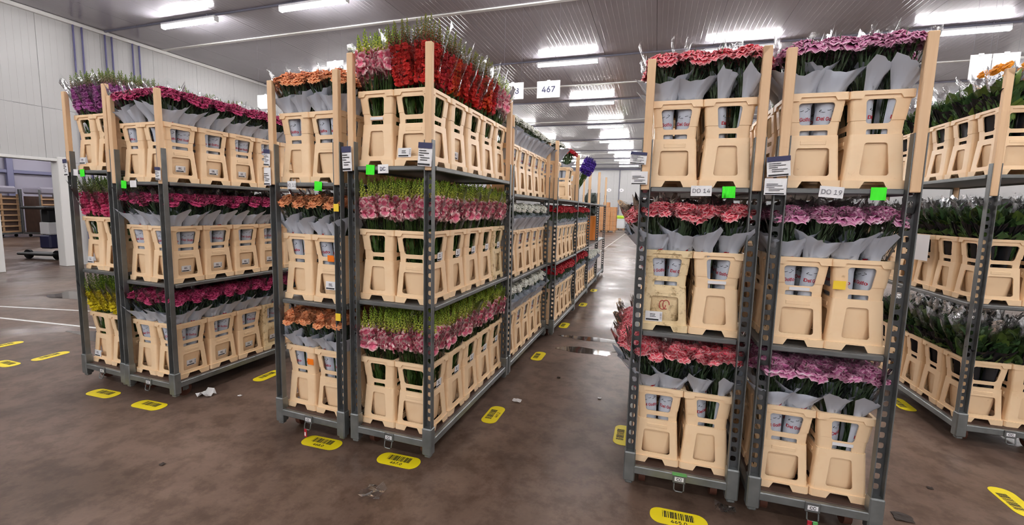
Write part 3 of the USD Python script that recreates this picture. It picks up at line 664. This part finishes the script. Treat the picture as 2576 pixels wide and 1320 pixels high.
def leaf_kind(name, seed, n=40, bloom=False):
    rng = random.Random(seed); k = klass(name); heads = head_spots(rng, n, .080, .73, .10)
    for hx, hy, hz in heads:
        an = math.atan2(hy, hx) + rng.uniform(-.5, .5); L = rng.uniform(.09, .145); W = L * rng.uniform(.28, .40); out = rng.uniform(-.15, .12)
        o = np.array([math.cos(an), math.sin(an), 0]); sd = np.array([-math.sin(an), math.cos(an), 0]); rows = []; z0 = hz - .19 + rng.uniform(-.14, .04)
        b = np.array([hx * .8, hy * .8, z0]); cc = []
        col = np.array(rng.choice((S(84, 118, 62), S(100, 126, 56), S(70, 104, 62)))) * rng.uniform(.7, 1.3)
        for t in np.linspace(0, 1, 6):
            w = W * math.sin(PI * min(1, .08 + t * .92)) ** .8 * (1 if t < 1 else 0) + .002; bend = out + t * t * .35
            c = b + o * math.sin(bend) * L * t + np.array([0, 0, 1.]) * math.cos(bend) * L * t
            for s in (-1, -.5, 0, .5, 1): rows.append(c + sd * s * w + o * (-.25 * w * (1 - abs(s))) + np.array([0, 0, rng.uniform(-.006, .006)])); cc.append(col * (1.25 if s == 0 else 1))
        rows = np.array(rows); rv = np.hypot(rows[:, 0], rows[:, 1]); rows[:, :2] *= np.minimum(1, np.where(rows[:, 2] < .44, radius(rows[:, 2]), .095) / np.maximum(rv, 1e-6))[:, None]
        put(k, 'leaf', Acc().add(rows, grid_faces(6, 5), np.array(cc)), 'leaf', True, True)
    put(k, 'stems', stems_leaves(rng, [(x * .8, y * .8, z - .1) for x, y, z in heads], DKGREEN, 30, (.1, .45), .012, .12), 'leaf', False, True, kind='stuff')
    sl = put(k, 'dark_sleeve', paper_sleeve(rng, .53, .75, .07, .04), 'black_film', True)
    ring = Polygon([(.022 * math.cos(q), .022 * math.sin(q)) for q in np.linspace(0, 2 * PI, 28, endpoint=False)]); ring = ring.difference(ring.buffer(-.006)).union(ring.buffer(-.012))
    put(sl.GetPath(), 'ring_logo', on_front(trimesh.util.concatenate([trimesh.creation.extrude_polygon(g, .0005, engine='earcut') for g in ring.geoms]), 0, .470), 'logo_ring')
    if bloom:
        for hx, hy in ((-.03, -.06), (.03, -.05)):
            v, f, c = petals_bloom(rng, ((9, 60, 1.0), (10, 80, 1.1)), (S(120, 60, 14), S(240, 150, 20), S(250, 170, 30)), .030, .04).get()
            put(k, 'orange_bloom', Acc().add(xf(T(hx, hy, .69, 0, (.8, 0)), v), f, c), 'petal', True, True)
    put(k, 'film_sleeve', film_sleeve(rng, .43, .70, .008, grow=.03, jag=.04, amp=.010), 'film', True)
    KINDS.setdefault(name.rstrip('0123456789'), []).append(k)
for q in range(3): carnation_kind(f'coral_carnation_bunch{q}', 'coral', 10 + q, fleck=.12)
for q in range(3): carnation_kind(f'lilac_carnation_bunch{q}', 'lilac', 20 + q)
for q in range(3): carnation_kind(f'crimson_carnation_bunch{q}', 'crimson', 30 + q, fleck=.10)
for q in range(2): carnation_kind(f'orange_carnation_bunch{q}', 'orange', 40 + q, fleck=.0, rings=((5, 14, .66), (7, 34, .82), (8, 56, .98), (9, 76, 1.02)))
for q in range(2): carnation_kind(f'white_flower_bunch{q}', 'white', 50 + q, n=9, paper=.58, half=2.2, film=False, size=.038)
for q in range(2): carnation_kind(f'red_flower_bunch{q}', 'red', 60 + q, n=9, paper=.50, film=False, parts=False, prints=False)
PINK = (S(244, 116, 152), S(255, 234, 230), S(222, 222, 104), S(150, 178, 60))
for q in range(3): snapdragon_kind(f'pink_snapdragon_bunch{q}', *PINK, 70 + q)
for q in range(3): snapdragon_kind(f'red_snapdragon_bunch{q}', S(196, 34, 32), [S(228, 92, 26), S(206, 50, 40), S(190, 36, 56)][q], S(130, 60, 50), S(128, 130, 56), 80 + q, zf=(.45, .63), ztop=.775, dense=2.2, fs=.021, bs=.9)
snapdragon_kind('purple_snapdragon_bunch0', S(160, 60, 146), S(212, 140, 200), S(150, 110, 110), S(128, 150, 76), 90, zf=(.48, .64), ztop=.77, dense=1.6, fs=.023)
snapdragon_kind('rose_snapdragon_bunch0', S(206, 50, 104), S(232, 110, 150), S(150, 150, 90), S(104, 134, 56), 91, zf=(.46, .62), ztop=.76, dense=1.5, fs=.023)
snapdragon_kind('yellow_snapdragon_bunch0', S(220, 200, 20), S(240, 226, 60), S(150, 170, 40), S(96, 128, 34), 92, zf=(.46, .60), ztop=.76, dense=1.5, fs=.023)
snapdragon_kind('violet_flower_bunch0', S(70, 40, 150), S(110, 80, 200), S(80, 60, 150), S(76, 60, 140), 93, zf=(.5, .68), ztop=.76, film=False)
for q in range(2): leaf_kind(f'leafy_green_bunch{q}', 100 + q)
leaf_kind('sunflower_leaf_bunch0', 110, bloom=True)

DESC = {'coral_carnation_bunch': 'coral carnation', 'lilac_carnation_bunch': 'lilac carnation', 'crimson_carnation_bunch': 'crimson carnation', 'orange_carnation_bunch': 'orange carnation', 'white_flower_bunch': 'white flower',
        'red_flower_bunch': 'red flower', 'pink_snapdragon_bunch': 'pink snapdragon', 'red_snapdragon_bunch': 'red snapdragon', 'purple_snapdragon_bunch': 'purple snapdragon', 'rose_snapdragon_bunch': 'rose snapdragon',
        'yellow_snapdragon_bunch': 'yellow snapdragon', 'violet_flower_bunch': 'violet flower', 'leafy_green_bunch': 'leafy green', 'sunflower_leaf_bunch': 'orange-bloom leafy'}
CATF = lambda k: 'flower bunch'
rf = random.Random(5)
QN = {(-1, -1): 'front left', (1, -1): 'front right', (-1, 1): 'rear left', (1, 1): 'rear right'}
def fill(t, k, i, j, kind, quads=((-1, -1), (1, -1), (-1, 1), (1, 1)), face=0., spread=35, scale=1., lean=3.7, out=0.):
    kd, _, _, a, short, _ = TR[t]; lx, ly = bucket_at(i, j)
    for qx, qy in quads:
        wx, wy, wz = local(t, lx + qx * .028, ly + qy * .028, LEV[kd][k] + .002)
        le = math.radians(lean); ex = 1.0 + rf.uniform(-.15, .15)
        leanv = (-qy * le * ex, qx * le * ex + out)
        m = T(wx, wy, wz, a) @ T(0, 0, 0, math.radians(face + rf.uniform(-spread, spread)), leanv, scale * rf.uniform(.985, 1.0))
        src = rf.choice(KINDS[kind])
        place(src, kind, f'{DESC[kind]} bunch, {QN[(qx, qy)]} in the {ROW[j]} {COL[i]} bucket, {LV[k]} of the {short} trolley', 'flower bunch', m, f'{DESC[kind]} bunches')
FRONT = ((-1, -1), (1, -1)); ALL = ((-1, -1), (1, -1), (-1, 1), (1, 1))
RIGHT = ((1, -1), (1, 1)); LEFT = ((-1, -1), (-1, 1))
for t, kind in (('F', 'coral_carnation_bunch'), ('G', 'lilac_carnation_bunch')):
    for k in range(3):
        for i in range(2):
            fill(t, k, i, 0, kind, ALL, 0 if i == 0 else (62 if k != 1 else -55), 16)
            if k == 1: fill(t, k, i, 1, kind, RIGHT if (t, i) == ('F', 0) else ALL, 0)
            elif not (t == 'F' and i == 0 and k == 0): fill(t, k, i, 1, kind, FRONT, 0)
        for j in (1, 2, 3, 4):
            if t == 'F' and k < 2: fill(t, k, 0, j, kind, LEFT, -60, 30, 1, 3.7, -.12 if j < 4 else 0)
for k in range(3):
    for i in range(2):
        fill('C', k, i, 0, 'orange_carnation_bunch', ALL, 0, 30); fill('C', k, i, 1, 'orange_carnation_bunch', FRONT, 0)
for k in range(3):
    for j in range(5):
        fill('B', k, 1, j, 'crimson_carnation_bunch', ALL, 55, 35)
        if j < 2 or k < 2: fill('B', k, 0, j, 'crimson_carnation_bunch', ALL if j == 0 else RIGHT, 10, 30)
for k, kind in ((0, 'pink_snapdragon_bunch'), (1, 'pink_snapdragon_bunch')):
    for j in range(5):
        fill('D', k, 1, j, kind, ALL, 0, 180)
        fill('D', k, 0, j, kind, ALL if j < 2 else RIGHT, 0, 180)
for j in range(5):
    fill('D', 2, 1, j, 'red_snapdragon_bunch' if j < 4 else 'pink_snapdragon_bunch', ALL, 0, 180, 1.06 if j < 3 else 1.1)
    fill('D', 2, 0, j, 'pink_snapdragon_bunch' if j == 0 else 'red_snapdragon_bunch', ALL if j < 2 else RIGHT, 0, 180, 1.05)
for k, kind in enumerate(('yellow_snapdragon_bunch', 'rose_snapdragon_bunch', 'purple_snapdragon_bunch')):
    for i in range(2):
        for j in range(5): fill('A', k, i, j, kind, ALL if j == 0 else FRONT, 0, 180)
for k in range(3):
    for j in range(5): fill('E', k, 1, j, 'white_flower_bunch', RIGHT if k else ALL, 80, 25)
for k in range(3):
    for j in range(5):
        if ('I', k, 1, j) not in NOB: fill('I', k, 1, j, 'red_flower_bunch' if (k, j) != (2, 0) else 'white_flower_bunch', ALL if k == 2 else RIGHT, 0 if k == 2 else 80, 25)
        if ('J', k, 1, j) not in NOB: fill('J', k, 1, j, 'violet_flower_bunch' if k == 2 else 'red_flower_bunch', RIGHT, 80, 25, .92 if k == 2 else 1., 3.7, .36 if k == 2 else 0)
        if k == 0: fill('K', k, 1, j, 'white_flower_bunch', RIGHT, 80, 25, .9, 5., .10)
for k in range(3):
    for j in range(5):
        fill('H', k, 0, j, 'sunflower_leaf_bunch' if (k, j) == (2, 0) else 'leafy_green_bunch', ALL if j == 0 else LEFT, -45, 40)
    for j in range(1, 5): fill('H', k, 1, j, 'leafy_green_bunch', ALL, 0, 180)
    fill('H', k, 1, 0, 'leafy_green_bunch', ALL, 0, 30)

# ------------------------------------------------------------------ things hung on the trolleys
def card(name, label, cat, t, lx, ly, z, w, h, mat, words=None, ink='navy', wh=.02, tiltz=0., lean=.0, group=None, extra=None):
    """a paper card hanging at the front of a trolley"""
    x, y, z = local(t, lx, ly, z); a = TR[t][3]
    o = thing(name, label, cat, (x, y, z), a, group)
    m4 = trimesh.transformations.rotation_matrix(lean, [1, 0, 0]) @ trimesh.transformations.rotation_matrix(tiltz, [0, 1, 0])
    n = 5; g = np.array([(-w / 2 + w * q / (n - 1), -.0006 - .004 * math.sin(PI * q / (n - 1)) * (r == 0), -h * (1 - r)) for r in (0, 1) for q in range(n)]); b = g + [0, .0012, 0]
    f = grid_faces(2, n); A = Acc().add(xf(m4, np.vstack([g, b])), np.vstack([f, f[:, ::-1] + 2 * n]))
    put(o.GetPath(), 'card', A, mat)
    if words:
        m = text(words, wh, False, .0004); m.apply_transform(trimesh.transformations.rotation_matrix(PI / 2, [1, 0, 0])); m.apply_translation([0, -.0052, -h * .5]); m.apply_transform(m4)
        put(o.GetPath(), 'writing', m, ink)
    if extra: extra(o.GetPath(), m4, w, h)
    return o
def sheet_print(p, m4, w, h, header=True):
    a = Acc(); b = Acc()
    def fl(acc, x0, x1, z0, z1):
        m = trimesh.creation.box([x1 - x0, .0004, z1 - z0]); m.apply_translation([(x0 + x1) / 2, -.0056, (z0 + z1) / 2]); m.apply_transform(m4); acc.tri(m)
    fl(b, -w * .5, w * .5, -h * .24, -h * .0)
    for q, (x0, x1) in enumerate(((-.42, .1), (-.42, .3), (-.42, -.05), (-.30, .36), (-.3, .2))): fl(a, x0 * w, x1 * w, -h * (.36 + .1 * q), -h * (.33 + .1 * q))
    fl(a, -.45 * w, .4 * w, -h * .96, -h * .89)
    if header: put(p, 'printed_header', b, 'navy')
    put(p, 'printed_lines', a, 'ink')
GN = 'neon green sticky notes'; HC = 'handwritten white price cards'; SH = 'printed delivery sheets on trolley posts'
Z2 = {t: LEV[TR[t][0]][2] for t in TR}
for t, x, wh in (('A', -.115, .0), ('B', -.17, 0), ('C', .10, 0), ('D', -.13, 0), ('F', .135, 0), ('G', .130, 0)):
    card('sticky_note', f'neon green sticky note on the top shelf edge of the {TR[t][4]} trolley', 'sticky note', t, x, .024, Z2[t] + .004 if t != 'F' else Z2[t] + .004, .058, .056, 'green_note', tiltz=rf.uniform(-.12, .12), group=GN)
for t, x, s in (('B', -.065, None), ('C', -.11, 'DO 11'), ('D', -.045, 'DC'), ('F', .012, 'DO 14'), ('G', -.045, 'DO 19'), ('A', -.2, None)):
    card('price_card', f'handwritten white card{" reading " + s if s else ""} on the top shelf edge of the {TR[t][4]} trolley', 'card', t, x, .0235, Z2[t] + .006, .095 if t in 'FG' else .07, .05, 'white', s, 'grey_ink' if t != 'D' else 'navy', .020 if s else .02, rf.uniform(-.08, .08), group=HC)
for t, x, z, w, h, side in (('A', -.262, 1.80, .05, .13, 'left'), ('B', .258, 1.73, .055, .09, 'right'), ('C', -.270, 1.83, .05, .10, 'left'), ('D', -.270, 1.835, .065, .14, 'left'), ('D', .248, 1.845, .085, .125, 'right'), ('F', -.290, 1.80, .08, .06, 'left'), ('G', -.276, 1.77, .095, .09, 'left')):
    card('delivery_sheet', f'printed white delivery sheet on the {side} front post of the {TR[t][4]} trolley', 'paper sheet', t, x, -.006, z, w, h, 'white', tiltz=rf.uniform(-.1, .1), group=SH, extra=sheet_print)
for t, x, z, w, h in (('F', -.283, 1.705, .08, .065), ('G', -.278, 1.672, .09, .075), ('C', -.275, 1.72, .055, .11)):
    card('delivery_sheet', f'lower printed white sheet on the left front post of the {TR[t][4]} trolley', 'paper sheet', t, x, -.006, z, w, h, 'white', group=SH, extra=lambda p, m, w, h: sheet_print(p, m, w, h, False))
x, y, z = local('F', .0, -.012, .150); o = thing('base_tag', 'small green tag lying on the front base rail of the coral trolley', 'tag', (x, y, z), TR['F'][3])
put(o.GetPath(), 'tag', cbox(-.035, .035, -.006, .02, -.001, .002, 0), M.setdefault('green_tag', plain('green_tag', S(96, 178, 100), .5)))
for z, lab in ((1.46, 'upper'), (.80, 'lower')):
    x, y, _ = local('C', .252, -.001, 0); o = thing('post_tag', f'{lab} yellow green tape tag on the right front post of the orange trolley', 'tag', (x, y, z), TR['C'][3]); put(o.GetPath(), 'tape', cbox(-.018, .018, -.001, .006, 0, .045, .001), 'yellow_tag')
x, y, z = local('H', -.288, .66, 1.385); o = thing('printed_sheet', 'pale sheet with violet ring print hanging on the side of the leafy trolley', 'paper sheet', (x, y, z), TR['H'][3] - PI / 2)
gg = np.array([((u - .5) * .24, -.004 - .012 * math.sin(u * 5), -v_ * .2) for v_ in np.linspace(0, 1, 4) for u in np.linspace(0, 1, 8)]); put(o.GetPath(), 'sheet', Acc().add(gg, grid_faces(4, 8)), 'label', True)
rg = Polygon([(.03 * math.cos(q), .03 * math.sin(q)) for q in np.linspace(0, 2 * PI, 28, endpoint=False)]); rg = rg.difference(rg.buffer(-.008)).union(rg.buffer(-.018))
mm = trimesh.util.concatenate([trimesh.creation.extrude_polygon(g_, .001, engine='earcut') for g_ in rg.geoms]); mm.apply_transform(trimesh.transformations.rotation_matrix(PI / 2, [1, 0, 0])); mm.apply_translation([-.04, -.0172, -.07]); put(o.GetPath(), 'ring_print', mm, 'navy')
# coloured hitch tags
for t, mats, lab in (('C', ('red',), 'red'), ('G', ('red', 'green_tag'), 'red and green')):
    M.setdefault('green_tag', None) or M.update(green_tag=plain('green_tag', S(96, 178, 100), .5))
    x, y, z = local(t, .0, -.016, .062); o = thing('hitch_tag', f'{lab} plastic tag hanging from the coupling hook of the {TR[t][4]} trolley', 'tag', (x, y, z - .052), TR[t][3])
    for q, m in enumerate(mats): put(o.GetPath(), 'tag', cbox(-.022 + q * .024, -.002 + q * .024, -.003, .003, .0, .055, .002), m)
    put(o.GetPath(), 'tag_print', cbox(-.017, -.007, -.0036, -.003, .01, .035, 0), 'white')
# floor location stickers
def floor_sticker(x, y, rz, code, where):
    o = thing('floor_sticker', f'yellow rounded floor sticker with barcode{" and number " + code if code else ""}, {where}', 'floor sticker', (x, y, 0), rz, 'yellow floor stickers')
    pl = CrossSection.square((.27, .115), True).offset(-.05, JoinType.Round, 2., 20).offset(.05, JoinType.Round, 2., 20).extrude(.0015)
    put(o.GetPath(), 'plate', pl.translate((0, 0, .0005)), 'yellow')
    r = random.Random(3); a = Acc(); px = -.075
    while px < .075:
        w = r.choice((.002, .004, .006)); a.tri(cbox(px, px + w, -.008, .040, .002, .0024, 0)); px += w + r.choice((.002, .004, .006))
    put(o.GetPath(), 'barcode', a, 'ink')
    if code:
        m = text(code, .020, True, .0004); m.apply_translation([0, -.030, .002]); put(o.GetPath(), 'number', m, 'ink')
for x, y, code, w in ((-3.99, 2.11, '', 'in front of the leftmost trolley'), (-3.46, 2.10, '', 'in front of the crimson trolley'), (-1.93, 2.13, '468.0', 'in front of the orange trolley'), (-1.37, 2.13, '467.0', 'in front of the snapdragon trolley'), (.19, 2.18, '465.0', 'in front of the coral trolley')):
    floor_sticker(x, y - .03, 0.03, code, w)
for x, y, w in ((-3.14, 2.81, 'in the gap left of the orange trolley'), (-1.05, 2.84, 'beside the snapdragon trolley'), (-1.07, 4.19, 'second in the aisle beside the row'), (-1.06, 5.47, 'third in the aisle beside the row'), (-1.03, 6.82, 'fourth in the aisle beside the row'), (-1.04, 8.15, 'fifth in the aisle beside the row'), (-.13, 2.88, 'beside the left of the coral trolley'), (1.99, 4.2, 'half under the leafy trolley'), (1.92, 2.91, 'at the right edge of the picture')):
    floor_sticker(x, y, PI / 2, '467.1' if x == -1.05 else '', w)
floor_sticker(-5.39, 2.43, PI / 2 + .1, '', 'alone on the open floor left of the trolleys'); floor_sticker(-6.19, 2.45, PI / 2, '', 'at the left picture edge, farther one'); floor_sticker(-5.49, 2.17, 0, '', 'at the left picture edge, nearer one')
# painted floor lines
for (x0, y0), (x1, y1), lab in (((-8.6, 3.3), (-6.7, 3.72), 'farther pale painted floor line at the left'), ((-8.2, 2.95), (-4.9, 3.3), 'nearer pale painted floor line at the left'), ((-1.9, 9.5), (-1.9, 30.), 'pale painted line along the aisle floor')):
    L = math.hypot(x1 - x0, y1 - y0); o = thing('floor_line', lab, 'floor line', (x0, y0, 0), math.atan2(y1 - y0, x1 - x0))
    put(o.GetPath(), 'paint', cbox(0, L, -.02, .02, .0002, .0012, 0), 'trim')
# hanging row signs
def hang_sign(x, y, z, w, h, words, label, hgt=.1):
    o = thing('row_sign', label, 'sign', (x, y, z))
    put(o.GetPath(), 'board', cbox(-w / 2, w / 2, -.002, .002, 0, h, 0), 'white')
    if words:
        m = text(words, hgt, True, .001); m.apply_transform(trimesh.transformations.rotation_matrix(PI / 2, [1, 0, 0])); m.apply_translation([0, -.003, h * .5]); put(o.GetPath(), 'number', m, 'navy')
    for s in (-1, 1):
        v, f = tube([(s * w * .4, 0, h - .005), (s * w * .4, 0, H - z - .02)], .0012, 4); put(o.GetPath(), 'wire', Acc().add(v, f), 'conduit')
    put(o.GetPath(), 'clip', cbox(-.03, .03, -.006, .006, h - .02, h + .015, .002), 'white')
hang_sign(-2.04, 8.1, 3.575, .44, .305, '467', 'white hanging sign with the number 467 over the aisle')
hang_sign(-2.745, 8.1, 3.58, .44, .305, '468', 'white hanging sign ending in 8, half hidden behind red snapdragons')
hang_sign(-8.84, 8.1, 3.68, .5, .32, None, 'blank-looking white hanging sign behind the orange carnations')
hang_sign(-6.85, 8.1, 4.3, .44, .305, None, 'white hanging sign glimpsed between two wooden posts')
hang_sign(4.25, 8.1, 3.50, .24, .34, None, 'left white hanging sheet above the leafy trolley'); hang_sign(4.53, 8.1, 3.50, .30, .34, None, 'right white hanging sheet above the leafy trolley')

# ------------------------------------------------------------------ distant things at the end of the aisle
def pallet(o):
    for x in (-.5, 0, .5): put(o.GetPath(), 'pallet_block', cbox(x - .07, x + .07, -.4, .4, 0, .1, .005), 'timber')
    put(o.GetPath(), 'pallet_deck', cbox(-.6, .6, -.4, .4, .1, .13, .004), 'timber')
o = thing('pallet', 'timber pallet under stacked cardboard boxes at the aisle end', 'pallet', (-3.28, 31.6, 0)); pallet(o)
rc = random.Random(9); LAYER = ('bottom', 'second', 'third', 'fourth', 'fifth', 'top')
for l in range(6):
    for c in range(3 if l < 5 else 1):
        bx = -3.28 + (-.42 + .42 * c if l < 5 else -.1); o = thing('cardboard_box', f'brown cardboard box, {LAYER[l]} layer, {["left", "middle", "right"][c] if l < 5 else "alone on top"} of the pallet stack', 'box', (bx, 31.55 + rc.uniform(-.02, .02), .13 + .33 * l), rc.uniform(-.03, .03), 'boxes on the far pallet')
        put(o.GetPath(), 'carton', cbox(-.2, .2, -.38, .38, 0, .325, .006), 'cardboard'); put(o.GetPath(), 'tape', cbox(-.03, .03, -.382, .382, .06, .327, 0), 'timber')
o = thing('pallet', 'small pallet under the white crate at the aisle end', 'pallet', (-2.92, 35.9, 0)); pallet(o)
o = thing('plastic_crate', 'white plastic crate on the small pallet at the aisle end', 'crate', (-2.92, 35.9, .13)); put(o.GetPath(), 'box', cbox(-.55, .55, -.38, .38, 0, .75, .03), 'crate'); put(o.GetPath(), 'lip', cbox(-.57, .57, -.40, .40, .70, .77, .01), 'crate')
o = thing('lime_packaging', 'lime green packaging lying on the white crate', 'packaging', (-2.92, 35.9, .90)); put(o.GetPath(), 'wrap', cbox(-.5, .5, -.34, .34, 0, .25, .1), 'lime')
# trolley with orange sheeting
ox, oy = -1.395, 8.96
place(TK['std'], 'flower_trolley', 'distant half-empty trolley carrying orange sheeting and dark bags', 'trolley', T(ox, oy, 0))
o = thing('orange_sheeting', 'orange plastic sheeting standing on the middle shelf of the farthest trolley', 'plastic sheet', (ox + .06, oy + .07, .888))
g = np.array([(.15 * np.sign(math.cos(q)) * abs(math.cos(q)) ** .5 * (1 + .12 * math.sin(3 * q + 4 * z)), .25 + .25 * np.sign(math.sin(q)) * abs(math.sin(q)) ** .5, z * .50) for z in np.linspace(0, 1, 6) for q in np.linspace(0, 2 * PI, 24, endpoint=False)]); put(o.GetPath(), 'sheet', Acc().add(g, grid_faces(6, 24, True)), 'orange_bag', True)
for z, hh, lab in ((1.395, .20, 'dark plastic bag lying on top of the orange sheeting'), (1.635, .24, 'dark green bag on the top shelf of the farthest trolley')):
    o = thing('dark_bag', lab, 'bag', (ox + .07, oy + .35, z))
    v, f, _ = meshkit.arrays(trimesh.creation.icosphere(3, 1)); v = np.sign(v) * np.abs(v) ** .6 * [.12, .24, hh / 2] * (1 + .5 * (meshkit.fbm(v * 3 + z) - .5))[:, None] + [0, 0, hh / 2]; put(o.GetPath(), 'bag', (v, f), 'dull_bag', True)
# ------------------------------------------------------------------ things beyond the doorway
def crate_trolley(x, y, label):
    o = thing('crate_trolley', label, 'trolley', (x, y, 0), PI / 2 + .35, 'crate trolleys beyond the doorway')
    put(o.GetPath(), 'base', cbox(-.6, .6, -.35, .35, .1, .17, .005), 'steel_dark')
    for sx in (-1, 1):
        for sy in (-1, 1):
            put(o.GetPath(), 'post', cbox(sx * .58 - .02, sx * .58 + .02, sy * .33 - .02, sy * .33 + .02, .15, 1.75, .003), 'steel_dark')
            put(o.GetPath(), 'wheel', Manifold.cylinder(.04, .05, .05, 16, True).rotate((0, 90, 0)).translate((sx * .45, sy * .25, .05)), 'black', 30)
    for q in range(7):
        for sx in (-1, 0, 1): put(o.GetPath(), 'crate_upright', cbox(sx * .53 - .035, sx * .53 + .035, -.335, -.31, .17 + q * .2, .365 + q * .2, .003), 'timber')
        put(o.GetPath(), 'crate_slat', cbox(-.56, .56, -.345, -.32, .17 + q * .2, .23 + q * .2, .003), 'timber')
    put(o.GetPath(), 'crate_fill', cbox(-.54, .54, -.3, .3, .17, 1.5, .01), 'plywood')
    put(o.GetPath(), 'film_top', cbox(-.56, .56, -.33, .33, 1.58, 1.85, .06), 'violet_wall')
for q, (x, y) in enumerate(((-22.6, 9.0), (-22.2, 10.3), (-21.8, 11.6), (-23, 7.7))):
    crate_trolley(x, y, f'trolley of timber slat crates seen through the doorway, {["second", "third", "rightmost", "leftmost"][q]}')
o = thing('scooter', 'dark warehouse scooter with blue bin just beyond the doorway', 'scooter', (-13.75, 6.42, 0), .2)
put(o.GetPath(), 'wheel', Manifold.cylinder(.05, .11, .11, 24, True).rotate((90, 0, 0)).translate((.1, 0, .11)), 'black', 30)
put(o.GetPath(), 'wheel', Manifold.cylinder(.05, .11, .11, 24, True).rotate((90, 0, 0)).translate((-.7, 0, .11)), 'black', 30)
put(o.GetPath(), 'deck', cbox(-.8, .2, -.18, .18, .1, .16, .02), 'black'); put(o.GetPath(), 'bin', cbox(-.12, .18, -.19, .19, .28, .60, .03), 'blue_bin')
put(o.GetPath(), 'box', cbox(-.1, .16, -.17, .17, .62, .90, .01), 'white'); put(o.GetPath(), 'column', cbox(-.08, .12, -.14, .14, .9, 1.2, .02), 'black'); put(o.GetPath(), 'seat', cbox(-.5, .2, -.25, .25, 1.2, 1.27, .03), 'black')
# ------------------------------------------------------------------ water and litter on the floor
def blob(cx, cy, rx, ry, seed, n=36):
    r = random.Random(seed); ph = [r.uniform(0, 6.28) for _ in range(4)]
    return [(cx + rx * (1 + .22 * math.sin(2 * q + ph[0]) + .15 * math.sin(3 * q + ph[1]) + .09 * math.sin(7 * q + ph[2])) * math.cos(q), cy + ry * (1 + .22 * math.sin(2 * q + ph[3]) + .12 * math.sin(5 * q + ph[1])) * math.sin(q)) for q in np.linspace(0, 2 * PI, n, endpoint=False)]
for q, (x, y, rx, ry, lab) in enumerate(((-.62, 4.55, .34, .12, 'shiny puddle in the aisle, nearer one'), (-.55, 5.0, .36, .10, 'shiny puddle in the aisle, farther one'), (-8.2, 4.2, .7, .28, 'wide wet patch on the floor in front of the doorway'), (-5.6, 3.0, .5, .12, 'wet patch beside the leftmost trolley'))):
    o = thing('puddle', lab, 'puddle', (x, y, 0)); put(o.GetPath(), 'water', trimesh.creation.extrude_polygon(Polygon(blob(0, 0, rx, ry, q)).buffer(0), .0012, engine='earcut'), 'water')
def scrap(x, y, s, mat, label, seed, h=.3):
    o = thing('scrap', label, 'litter', (x, y, 0)); r = np.random.RandomState(seed); g = np.array([((u - .5) * s * (1 + .3 * r.rand()), (v_ - .5) * s * (.7 + .4 * r.rand()), .004 + abs(r.randn()) * s * h * .4) for u in np.linspace(0, 1, 5) for v_ in np.linspace(0, 1, 5)])
    put(o.GetPath(), 'piece', Acc().add(np.vstack([g, g - [0, 0, .002]]), np.vstack([grid_faces(5, 5)[:, ::-1], grid_faces(5, 5) + 25])), mat)
scrap(-1.33, 1.80, .10, 'film', 'crumpled clear plastic scrap on the open floor', 1, .5)
scrap(-.96, 3.12, .06, 'scrap', 'small pale paper scrap in the aisle', 2, .1); scrap(1.27, 2.55, .07, 'leaf_scrap', 'dark fallen leaf right of the lilac trolley', 3, .1)
scrap(-3.24, 2.33, .09, 'scrap', 'white paper tangle at the wheel of the crimson trolley', 4, .7); scrap(.42, 2.30, .08, 'film', 'clear plastic scrap under the coral trolley', 5, .5)
for q, (x, y, lab) in enumerate(((-3.0, 2.42, 'white crumb on the floor right of the crimson trolley'), (-2.6, 1.6, 'dark crumb on the open floor before the orange trolley'), (-.35, 3.4, 'white crumb on the aisle floor left of the coral trolley'), (1.55, 2.9, 'dark crumb on the floor right of the lilac trolley'), (1.3, 3.4, 'white crumb on the floor between lilac and leafy trolleys'), (-.75, 3.7, 'dark crumb in the middle of the aisle'))): scrap(x, y, .025, 'leaf_scrap' if q % 2 else 'scrap', lab, 20 + q, .2)
